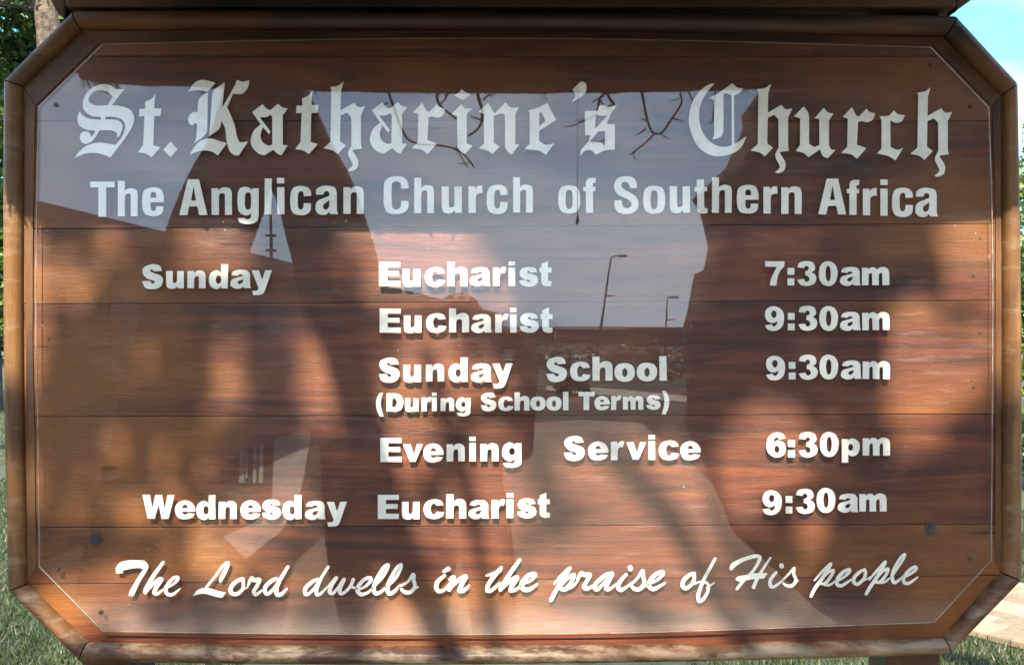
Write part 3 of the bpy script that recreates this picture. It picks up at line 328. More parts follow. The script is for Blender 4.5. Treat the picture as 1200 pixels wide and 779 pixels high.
'Bi':'111,-761 99,-738 90,-727 73,-716 29,-692 32,-689 133,-633 219,-695 223,-699 173,-721 158,-729 113,-762|106,-585 16,-491 1,-475 0,-473 57,-453 59,-450 60,-84 88,-47 106,-27 120,-16 147,-1 238,-98 235,-101 173,-125 169,-127 169,-129 169,-205 170,-210 173,-472 185,-486 237,-535 236,-537 231,-537 189,-533 173,-534 161,-537 151,-542 140,-551 110,-584 108,-585',
'Bn':'110,-606 0,-502 2,-500 60,-474 63,-471 62,-462 60,-129 53,-121 6,-80 1,-74 15,-69 74,-53 105,-42 126,-29 158,-3 244,-91 242,-94 179,-132 176,-135 176,-450 178,-453 261,-480 303,-467 306,-466 307,-464 307,-85 330,-43 346,-20 359,-9 384,6 473,-118 472,-119 468,-119 430,-113 428,-114 427,-116 430,-473 471,-546 471,-548 392,-546 373,-551 357,-560 345,-573 322,-602 316,-607 189,-481 168,-509 114,-603 112,-606',
'Be':'262,-599 181,-559 149,-545 108,-532 43,-516 44,-512 55,-498 58,-493 58,-129 50,-119 0,-65 1,-63 7,-62 128,-50 169,-42 185,-36 196,-29 245,6 247,5 253,-3 337,-117 342,-124 342,-126 322,-123 275,-113 258,-112 242,-112 225,-118 211,-126 169,-159 166,-164 168,-274 175,-280 368,-403 269,-591 265,-598|192,-493 195,-494 197,-492 245,-389 167,-327 166,-328 166,-336 175,-485 177,-488',
"B'":'119,-854 113,-853 102,-848 80,-833 41,-794 11,-763 30,-725 39,-695 41,-680 38,-669 33,-659 1,-616 0,-613 69,-652 122,-687 150,-711 157,-719 165,-733 170,-750 174,-772 174,-799 169,-825 163,-836 151,-845 135,-852 125,-855',
'Bs':'427,-581 376,-560 354,-553 340,-551 324,-554 292,-576 282,-579 272,-580 259,-579 235,-572 222,-562 214,-548 205,-514 202,-511 54,-510 53,-473 58,-228 61,-226 117,-226 118,-225 98,-156 37,-89 27,-76 12,-55 7,-44 4,-29 0,6 1,11 10,3 31,-23 45,-36 59,-44 85,-52 112,-53 126,-50 132,-47 139,-43 148,-35 182,2 202,-6 252,-33 272,-42 297,-50 332,-55 406,-57 406,-355 404,-356 314,-356 311,-358 325,-406 366,-481 428,-579|184,-463 258,-455 281,-455 318,-460 321,-460 322,-459 185,-314 172,-302 172,-314 181,-445 182,-460|274,-275 291,-275 293,-273 289,-101 287,-101 261,-128 251,-136 238,-142 218,-146 198,-148 117,-153 117,-156 211,-270 219,-272',
'Bu':'111,-607 0,-493 2,-491 68,-469 71,-466 70,-156 23,-89 22,-85 78,-74 94,-70 112,-63 134,-48 170,-14 303,-104 305,-101 326,-48 336,-32 344,-24 357,-16 395,-1 485,-100 482,-101 452,-100 445,-102 436,-106 430,-112 423,-124 409,-157 409,-446 461,-523 461,-525 414,-531 395,-539 387,-544 377,-554 357,-581 348,-591 240,-471 239,-469 244,-467 288,-464 294,-463 296,-461 296,-158 295,-156 292,-154 241,-132 236,-131 178,-170 176,-173 176,-470 170,-507 166,-527 162,-538 156,-549 140,-572 115,-605',
'Bc':'197,-573 157,-528 149,-521 135,-513 116,-508 96,-506 43,-506 30,-505 28,-504 51,-462 51,-132 50,-128 0,-72 4,-70 86,-53 134,-39 153,-30 170,-20 215,11 303,-132 302,-134 296,-132 261,-117 249,-114 236,-113 220,-116 207,-121 156,-147 155,-456 158,-457 204,-433 218,-430 241,-430 264,-435 283,-445 295,-457 304,-472 325,-518 323,-519 282,-522 259,-525 243,-530 231,-538 220,-548 204,-568 200,-573',
'V0':'282,105 249,108 208,115 170,126 152,135 141,144 129,157 113,184 107,200 105,210 105,226 108,260 128,260 188,257 194,255 192,253 177,247 171,242 171,238 178,233 215,220 245,213 294,204 329,200 351,199 381,200 412,205 422,212 422,219 418,227 385,271 290,429 269,468 263,486 257,521 258,523 290,527 300,526 309,522 319,509 328,491 380,371 398,339 476,218 480,208 484,195 485,179 479,161 467,139 450,121 431,112 416,109 395,107 335,105',
'V1':'657,116 650,119 644,125 570,222 548,253 514,306 461,397 439,439 434,458 435,491 438,500 443,505 450,508 456,509 461,507 467,503 471,497 474,489 502,459 550,411 588,379 588,381 563,418 553,435 542,457 537,471 535,484 536,495 541,505 549,514 559,519 573,523 584,524 601,520 611,514 629,500 674,455 676,447 673,442 669,439 661,439 596,481 587,485 583,484 580,482 587,464 600,441 652,364 662,346 665,333 661,323 656,316 643,308 625,305 617,306 606,311 585,327 563,346 518,390 515,392 549,333 580,283 677,143 680,134 676,124 667,117',
'V2':'817,285 797,288 782,293 772,298 753,314 735,333 714,358 688,395 678,413 672,428 669,444 669,456 672,471 676,482 685,499 700,515 710,522 729,528 749,530 772,527 790,520 805,509 818,498 870,439 870,433 868,430 863,428 859,429 794,475 782,482 764,488 742,489 732,487 725,481 719,470 715,454 715,445 719,433 771,408 796,393 819,374 835,359 851,338 855,326 856,312 855,305 851,297 845,291 837,287 824,284|807,325 810,324 812,326 808,334 793,354 781,368 763,382 742,394 739,395 739,393 747,381 772,350 790,332 799,327',
'V3':'463,121 449,126 431,137 410,153 395,169 304,296 204,415 202,423 205,432 180,434 151,440 126,450 114,457 106,462 91,477 56,527 121,508 141,504 169,501 191,501 212,503 239,509 327,537 362,543 397,547 402,546 439,492 441,489 440,487 358,471 283,445 251,438 229,435 227,433 330,306 403,206 422,184 441,171 443,171 443,172 435,188 400,251 383,285 377,301 364,348 364,356 367,361 372,365 380,368 386,366 391,362 429,301 471,216 489,172 492,154 492,147 489,136 484,128 479,124 469,121',
'V4':'636,305 597,318 565,334 543,348 526,362 517,372 496,402 486,423 481,440 480,450 481,464 485,480 492,495 499,504 512,516 530,524 552,528 571,527 585,523 611,509 633,492 650,474 662,455 709,432 714,427 715,422 713,416 704,412 697,414 673,426 671,426 675,401 676,379 673,358 666,338 670,328 670,320 665,312 659,307 651,305|625,350 627,351 629,352 634,367 636,381 635,400 632,420 629,431 622,445 612,456 596,469 570,483 555,484 537,478 532,472 528,464 526,449 529,439 536,425 547,408 557,396 578,377 602,361',
'V5':'746,299 740,301 729,308 718,328 705,364 692,407 692,416 694,421 700,424 708,424 712,422 716,418 752,359 765,367 777,371 790,372 807,369 802,381 788,409 760,451 755,462 751,476 752,487 756,499 760,508 767,519 774,525 783,531 792,534 806,534 818,529 835,516 877,475 880,468 879,461 876,457 872,454 865,453 855,458 828,478 806,492 803,493 801,491 797,482 798,479 803,469 828,431 858,373 865,349 864,336 858,325 853,320 844,315 831,313 822,314 788,321 775,308 767,302 756,299',
'V6':'1170,172 1164,176 1156,186 1070,321 1034,381 1015,410 993,437 956,471 937,484 934,484 930,479 928,467 928,448 929,440 933,430 949,410 962,397 991,372 1011,359 1052,337 1057,328 1057,322 1054,316 1045,309 1036,309 1001,321 974,333 951,348 926,368 913,380 898,397 889,411 884,424 882,436 882,461 884,475 890,495 896,506 904,513 915,521 927,525 933,526 943,525 952,521 965,512 983,497 1014,464 1016,466 1017,486 1021,504 1026,516 1032,526 1042,534 1055,539 1075,539 1089,535 1099,530 1116,517 1136,495 1170,453 1174,445 1173,439 1168,435 1161,435 1103,481 1092,488 1079,493 1071,493 1069,491 1066,482 1063,466 1063,447 1068,427 1100,346 1192,196 1194,187 1189,178 1185,174 1180,172',
'V7':'395,170 388,174 384,179 316,291 307,301 295,325 293,325 291,321 286,316 280,314 275,314 229,331 206,342 190,352 160,376 139,396 125,412 115,427 111,436 107,452 106,462 106,477 109,498 117,517 124,524 137,530 151,532 163,529 179,522 201,505 238,466 240,467 240,484 244,506 248,516 255,526 260,530 269,534 284,536 294,533 311,525 323,517 343,497 397,434 400,428 398,420 392,415 387,414 383,415 378,418 326,467 300,488 294,491 288,492 286,477 287,457 297,425 337,324 417,194 419,185 414,176 410,172 405,170|278,348 280,347 280,349 252,392 234,417 219,436 195,462 177,478 163,489 156,490 153,473 154,460 157,450 167,436 193,410 228,380',
'V8':'488,295 478,299 468,309 388,408 387,415 390,422 396,426 401,427 403,428 393,457 391,468 391,482 396,495 401,502 411,510 421,515 434,519 449,519 461,514 472,507 483,496 508,465 511,463 511,482 512,490 518,504 526,512 534,516 542,519 557,519 577,513 589,507 599,500 623,480 645,458 667,433 688,441 735,451 739,450 745,446 747,442 748,437 743,430 701,416 691,411 687,407 688,399 711,343 713,333 709,324 703,318 696,315 686,315 679,318 672,326 653,384 647,397 636,413 618,435 589,463 571,475 564,478 557,477 557,465 558,456 564,430 578,398 598,357 604,343 604,331 600,323 592,316 581,313 570,316 562,323 510,406 477,449 448,477 443,479 438,476 436,473 440,456 458,411 470,390 501,344 512,324 513,314 509,304 502,298 498,296',
'V9':'875,288 859,289 836,296 822,302 803,314 790,325 756,360 741,379 729,399 722,417 717,441 717,459 719,471 724,483 736,500 745,509 763,520 778,525 796,526 811,523 832,515 857,502 882,486 912,457 928,439 929,433 929,428 927,425 921,421 914,421 909,423 873,455 862,462 844,470 823,477 803,481 792,481 784,478 773,469 766,460 767,456 819,435 848,418 879,393 899,373 910,359 916,346 919,331 919,319 916,307 910,298 900,291 886,287|873,330 875,331 874,337 866,350 845,376 829,392 818,401 805,409 784,419 772,423 775,414 792,390 811,366 830,347 840,340 848,336 857,333',
'V10':'1089,145 1067,154 1048,166 1032,181 1022,194 988,246 954,304 935,340 923,368 915,392 908,422 904,431 906,440 906,454 911,476 919,496 931,512 941,518 954,522 973,520 993,512 1008,504 1033,486 1067,451 1084,430 1084,423 1082,419 1077,415 1069,414 1064,417 1025,452 1008,464 990,473 966,479 961,476 957,464 954,452 954,433 959,410 1011,360 1044,320 1076,272 1107,216 1112,204 1117,183 1118,167 1116,157 1112,151 1103,145|1075,192 1078,192 1070,209 1036,269 1010,308 993,330 990,332 1014,285 1047,228 1062,205',
'V11':'1245,139 1224,149 1204,163 1188,179 1174,200 1140,257 1113,307 1088,360 1078,388 1072,409 1062,419 1060,424 1061,431 1067,439 1070,469 1078,491 1087,506 1095,514 1104,519 1115,521 1129,519 1145,512 1160,502 1177,488 1196,469 1243,416 1252,404 1252,397 1248,391 1242,388 1234,390 1167,453 1148,467 1127,476 1124,476 1122,474 1115,448 1116,429 1123,402 1167,363 1199,329 1216,305 1231,280 1262,217 1268,200 1271,186 1273,171 1273,159 1270,149 1262,141 1257,138|1232,189 1233,189 1233,191 1225,211 1194,273 1169,312 1151,332 1151,329 1165,301 1199,236 1219,203',
'V12':'1392,257 1382,261 1373,269 1366,279 1341,324 1329,340 1320,350 1311,357 1281,376 1208,414 1204,417 1201,422 1201,430 1203,434 1209,439 1217,439 1274,412 1308,394 1340,374 1353,361 1377,331 1379,330 1380,346 1382,359 1393,392 1394,404 1392,415 1385,428 1374,443 1360,456 1348,462 1335,464 1309,462 1294,455 1269,437 1259,434 1249,437 1243,444 1241,453 1245,463 1272,491 1284,500 1297,506 1321,510 1338,510 1358,507 1372,502 1381,497 1392,488 1406,474 1418,456 1459,427 1462,423 1461,415 1458,412 1453,411 1437,419 1435,418 1436,406 1436,394 1422,345 1423,290 1422,280 1417,268 1410,261 1397,257',
'V13':'245,236 235,241 186,281 182,288 182,294 184,301 188,304 195,308 202,308 260,288 266,285 272,279 277,268 277,257 274,249 270,243 263,238 256,236|206,322 160,351 124,378 106,397 96,414 92,424 87,441 84,461 84,481 86,494 92,511 105,531 116,541 127,547 140,550 163,547 189,536 213,521 233,502 244,489 280,437 281,431 277,423 270,419 263,421 257,426 218,474 200,489 179,498 160,502 150,502 145,499 138,482 137,464 140,444 147,425 160,408 183,385 218,354 223,349 226,343 226,334 222,328 215,322',
'V14':'446,325 426,332 397,348 365,369 334,393 333,392 338,377 340,359 334,346 326,337 318,334 308,334 300,336 289,344 276,356 257,375 253,384 254,391 258,397 264,400 275,399 276,401 239,494 238,505 243,517 251,524 258,526 268,526 279,521 285,513 292,494 334,450 367,423 402,400 403,403 387,431 364,481 358,505 358,514 360,523 368,535 374,540 391,545 407,544 422,540 437,533 449,525 467,507 504,462 505,459 506,454 504,450 501,446 497,445 492,446 436,489 425,495 417,497 415,496 419,483 432,451 471,385 476,373 481,360 480,349 477,339 472,332 462,326 456,325',
'V15':'872,228 864,232 807,287 701,325 694,328 689,333 688,338 689,343 693,348 697,350 756,344 758,346 730,386 710,417 697,442 689,465 684,489 683,500 684,512 689,527 693,532 702,540 718,545 732,545 753,540 769,532 794,511 864,439 866,432 862,422 855,418 846,418 783,470 754,491 746,495 738,496 737,494 737,488 741,467 745,456 753,441 771,414 846,313 877,292 882,286 883,278 879,269 891,253 892,248 892,242 889,235 885,231 878,228',
'V16':'1087,133 1080,135 1075,141 1010,227 960,298 922,357 846,488 845,493 846,505 851,513 856,517 865,520 874,520 882,517 890,510 895,500 900,495 943,456 969,435 996,416 997,418 983,441 974,461 968,479 965,497 966,511 971,521 975,526 985,532 999,534 1011,532 1041,519 1067,503 1114,467 1119,461 1121,453 1118,447 1112,444 1104,444 1048,479 1027,488 1020,489 1018,488 1025,467 1031,456 1070,397 1084,371 1087,358 1085,349 1080,339 1073,334 1057,330 1037,336 1012,350 961,386 975,360 1002,317 1109,160 1111,151 1106,139 1098,134',
'V17':'1249,307 1215,314 1189,324 1177,331 1151,351 1129,374 1111,395 1101,410 1095,422 1090,440 1089,472 1094,495 1101,510 1108,519 1119,528 1140,537 1160,540 1175,540 1198,535 1215,526 1240,509 1304,455 1305,448 1303,444 1298,440 1292,439 1217,478 1184,491 1176,492 1159,491 1148,488 1144,484 1141,470 1141,458 1143,452 1194,434 1208,428 1230,416 1258,395 1280,372 1289,362 1293,353 1294,343 1291,330 1286,321 1280,314 1271,309 1262,306|1242,351 1247,351 1243,356 1231,371 1213,389 1193,402 1163,415 1164,411 1179,393 1200,371 1216,361',
'V18':'325,237 311,244 293,258 254,292 224,321 186,365 135,430 133,438 135,445 143,449 149,447 220,371 240,351 242,350 243,350 209,398 188,430 147,496 123,538 84,618 83,625 85,634 89,641 94,645 102,648 111,648 122,642 126,636 168,552 203,490 209,490 208,505 212,511 219,517 254,526 268,526 278,524 287,520 299,511 336,498 361,483 387,459 434,405 435,396 431,391 424,389 418,391 363,448 346,462 342,463 368,422 380,398 394,360 398,345 398,332 393,321 387,314 376,310 366,310 354,314 332,327 309,344 281,368 285,360 335,286 347,263 349,253 344,244 335,238|346,364 348,364 348,365 342,381 326,410 297,447 269,475 262,481 254,483 222,482 222,480 267,431 300,398 323,379',
'V19':'462,294 449,301 439,310 432,322 405,383 404,388 405,393 409,399 415,402 422,402 427,400 434,392 463,350 468,346 480,354 494,360 510,361 524,359 530,360 501,411 481,444 472,465 470,477 473,488 478,498 485,507 492,512 506,519 515,521 532,520 548,513 576,495 608,472 612,464 611,458 609,454 605,451 599,450 538,476 525,479 518,475 525,458 580,362 585,347 585,333 579,322 568,312 552,309 506,315 491,302 480,296 471,294',
'V20':'824,292 775,299 745,308 727,318 711,329 684,350 653,377 631,399 618,415 605,435 596,454 593,464 592,478 595,490 604,503 617,514 634,521 645,523 660,518 670,512 682,501 728,446 750,424 730,469 728,481 729,494 736,506 742,512 750,516 766,521 784,520 795,516 806,509 841,482 880,448 885,441 885,434 883,430 880,428 872,427 800,474 781,483 774,481 776,474 801,421 832,360 843,332 843,322 846,312 843,304 841,299 835,295 831,293|773,346 776,346 773,351 667,461 645,479 641,479 636,476 634,474 635,471 646,453 657,439 674,421 709,390 734,370 760,352',
'V21':'1033,217 1023,220 1016,225 1011,232 1009,238 1009,247 1013,267 1018,276 1029,283 1041,284 1050,281 1059,272 1064,262 1064,252 1060,236 1057,228 1046,219|982,309 977,312 952,336 919,369 902,388 889,406 876,434 870,459 870,478 871,484 876,496 884,508 896,519 905,525 916,528 929,528 943,524 956,517 1010,476 1050,440 1060,428 1061,422 1058,418 1052,414 1047,414 998,451 981,462 958,474 931,484 926,484 920,477 918,471 919,459 926,437 934,421 956,390 1003,331 1004,321 1000,313 992,309',
'V22':'1181,262 1173,264 1162,272 1149,293 1125,336 1113,354 1090,380 1042,428 1039,433 1038,442 1032,454 1035,465 1051,489 1060,501 1069,508 1082,515 1099,520 1115,523 1130,522 1150,518 1169,507 1190,487 1254,448 1260,442 1261,437 1259,431 1251,427 1247,427 1218,441 1222,419 1222,406 1220,392 1208,348 1206,286 1202,274 1197,268 1192,265|1164,334 1166,333 1166,335 1166,350 1169,363 1180,407 1180,419 1173,435 1157,458 1145,470 1136,476 1130,478 1114,477 1099,474 1092,471 1085,467 1064,445 1063,443 1129,380 1147,359',
'V23':'1403,286 1381,290 1355,298 1335,307 1322,315 1302,331 1275,357 1256,379 1246,393 1236,412 1232,425 1229,443 1229,469 1236,492 1244,503 1260,517 1281,527 1291,529 1306,530 1321,527 1342,517 1372,498 1446,443 1448,437 1445,431 1441,428 1434,428 1352,469 1320,482 1308,485 1298,484 1284,478 1278,471 1276,467 1276,451 1278,447 1328,428 1358,413 1395,385 1415,366 1428,350 1433,342 1438,325 1439,310 1437,304 1430,293 1424,289 1415,286|1386,332 1390,331 1391,332 1386,341 1363,369 1348,383 1329,396 1302,409 1293,411 1296,405 1318,379 1344,354 1360,343',
'V24':'276,295 268,298 236,307 215,317 201,327 174,350 155,370 141,389 136,400 130,421 128,435 128,454 130,466 134,477 143,490 156,499 173,506 184,508 195,508 207,505 223,496 238,484 273,448 349,422 355,418 356,414 355,408 351,405 346,404 291,421 302,389 307,362 307,347 302,325 306,313 303,305 297,298 289,295|260,340 264,339 266,340 267,360 261,398 253,416 240,432 229,443 204,462 192,468 187,467 178,463 174,459 172,454 172,437 176,417 181,407 194,390 219,365 239,349',
'V25':'522,131 516,135 510,143 458,228 399,331 365,400 354,403 348,411 348,416 354,424 353,426 331,480 314,529 307,556 304,578 304,604 309,635 314,646 320,653 330,659 335,660 347,660 359,656 369,651 382,642 401,624 428,586 441,563 451,542 460,514 463,496 465,473 518,434 521,430 521,425 520,421 517,419 512,418 463,449 455,431 448,421 431,410 410,404 408,402 435,349 484,264 542,152 542,142 538,136 532,131|394,433 396,432 402,433 417,440 422,445 425,450 428,464 428,471 417,480 415,486 417,494 426,500 424,513 417,532 407,552 387,585 377,598 365,610 357,616 347,621 344,615 343,604 343,586 346,563 354,535 367,498',
'V26':'993,97 960,103 916,115 868,131 815,152 769,173 741,190 725,201 713,218 707,231 699,255 699,265 701,271 709,279 715,281 726,281 734,276 757,249 774,235 818,205 849,187 864,180 913,162 972,146 1011,139 1028,139 1035,142 1031,159 1018,190 999,224 979,256 952,292 911,333 908,334 800,354 768,386 768,388 800,413 826,409 833,410 772,493 771,499 772,506 775,511 780,514 787,516 793,515 798,511 858,435 891,401 988,386 996,386 997,389 987,408 969,450 959,475 958,485 960,493 967,501 979,505 989,503 996,499 1000,492 1027,418 1044,385 1047,383 1106,380 1145,320 1145,318 1143,317 1085,318 1082,317 1128,241 1190,146 1192,139 1189,133 1183,129 1179,128 1171,133 1114,209 1074,267 1040,318 1037,319 1004,319 973,322 1007,278 1028,246 1045,217 1068,170 1074,152 1077,139 1075,127 1071,117 1068,112 1058,104 1049,101 1029,96',
'V27':'1305,194 1294,197 1285,204 1281,214 1281,225 1285,240 1288,245 1297,253 1309,256 1319,254 1328,248 1334,238 1336,227 1331,211 1326,202 1316,196|1243,285 1236,288 1189,339 1167,368 1162,377 1157,390 1154,403 1152,423 1153,444 1156,459 1160,469 1166,477 1176,485 1186,489 1200,491 1211,490 1227,486 1237,481 1260,465 1287,441 1339,395 1342,389 1342,385 1340,380 1335,378 1331,378 1270,420 1231,445 1221,450 1212,452 1203,451 1199,449 1196,437 1195,419 1197,401 1202,388 1213,370 1258,311 1262,303 1261,295 1257,288 1250,285',
'V28':'1456,239 1448,243 1440,250 1391,311 1304,402 1303,409 1307,415 1311,417 1320,415 1383,355 1416,322 1436,299 1436,322 1438,333 1461,388 1463,395 1460,404 1453,416 1443,429 1429,440 1422,444 1414,447 1399,447 1372,441 1337,421 1330,421 1325,423 1321,431 1321,437 1323,442 1348,465 1358,472 1367,476 1399,484 1420,484 1440,478 1451,471 1469,455 1484,435 1491,424 1513,402 1512,396 1508,393 1498,396 1494,375 1472,323 1471,305 1478,262 1476,249 1473,245 1468,241 1462,239',
'V29':'332,187 318,195 306,205 280,229 239,269 199,314 136,392 136,400 140,405 147,407 153,405 220,332 266,287 272,283 222,359 154,449 129,487 112,521 88,578 88,583 89,591 97,599 103,601 108,601 118,595 162,511 177,488 209,447 211,446 219,451 253,455 261,463 268,465 292,467 312,467 321,466 335,461 353,448 381,423 404,400 405,396 403,391 400,389 394,389 356,417 328,434 313,438 294,436 294,434 308,419 329,394 356,354 380,310 386,293 387,281 384,272 378,265 371,262 363,261 352,263 323,275 349,224 355,205 354,198 349,191 340,187|340,304 343,304 343,307 326,338 309,361 285,390 257,417 245,421 229,422 229,419 248,394 269,361 290,338 303,325 316,317',
'V30':'547,246 531,250 507,259 479,275 455,296 434,318 415,341 401,362 396,373 390,394 388,419 391,438 395,447 400,455 411,465 430,474 445,477 460,477 475,473 488,466 521,443 603,378 604,371 601,367 596,364 590,365 499,419 473,432 459,437 454,437 445,435 437,431 433,426 432,421 432,410 434,404 482,379 510,361 533,342 557,318 575,296 579,287 580,280 579,268 576,259 571,253 564,247 557,246|536,286 538,287 537,289 524,306 502,331 483,347 462,361 450,367 451,364 468,342 496,312 515,297',
'V31':'732,247 726,250 720,256 703,260 685,267 664,281 628,310 609,329 596,347 591,358 585,380 584,402 585,409 589,420 598,433 608,442 621,451 636,457 645,458 658,457 671,451 694,434 721,406 730,403 807,359 812,355 813,350 812,345 808,342 803,342 751,372 746,374 745,374 754,353 759,337 763,319 765,301 760,279 748,254 739,247|724,289 727,290 729,297 728,309 720,341 710,362 689,387 661,412 650,418 645,418 639,415 630,407 625,397 627,381 631,370 637,359 648,346 664,330 688,309 704,297',
'V32':'966,170 953,179 938,194 866,273 825,323 775,392 774,399 776,403 782,405 787,403 881,302 895,287 898,287 859,350 836,384 791,445 765,486 729,556 729,565 732,571 736,575 743,578 749,578 755,576 760,572 805,498 848,438 879,443 900,443 906,445 914,445 938,442 966,435 983,425 995,415 1045,366 1047,361 1044,356 1039,353 1034,354 992,390 970,405 955,412 947,414 947,413 976,376 1000,339 1016,305 1023,280 1023,269 1019,259 1013,253 1004,250 994,250 983,253 955,268 954,268 982,214 987,203 991,188 989,179 982,172 976,170|980,293 982,294 981,299 966,330 950,351 925,380 910,395 896,406 886,409 869,411 891,374 933,324 949,310 966,299',
'V33':'1201,92 1188,96 1174,104 1151,122 1142,132 1108,180 1085,217 1063,256 1045,296 1034,333 1028,375 1030,380 1033,408 1041,430 1045,439 1052,447 1058,452 1066,455 1071,457 1086,455 1099,449 1118,436 1157,399 1192,353 1192,347 1190,344 1185,342 1180,343 1157,370 1144,382 1111,404 1094,414 1083,418 1079,416 1075,406 1071,386 1070,373 1071,360 1075,343 1146,248 1182,193 1208,148 1216,125 1217,106 1213,97 1207,93|1180,136 1181,136 1181,137 1177,145 1152,188 1127,228 1109,255 1107,256 1124,221 1154,169 1170,146',
'V34':'1326,224 1307,230 1292,237 1271,249 1249,265 1226,287 1210,305 1184,341 1178,353 1174,367 1172,380 1172,398 1176,419 1180,428 1187,438 1198,447 1208,451 1225,455 1247,454 1267,448 1282,438 1299,426 1337,393 1366,365 1367,361 1365,356 1362,354 1356,354 1280,402 1253,415 1241,418 1225,416 1217,413 1213,405 1211,385 1213,371 1260,349 1289,331 1333,300 1356,277 1360,265 1360,254 1356,243 1352,235 1342,227 1333,224|1325,257 1328,258 1326,262 1302,286 1263,316 1240,330 1257,309 1275,291 1295,275',
}
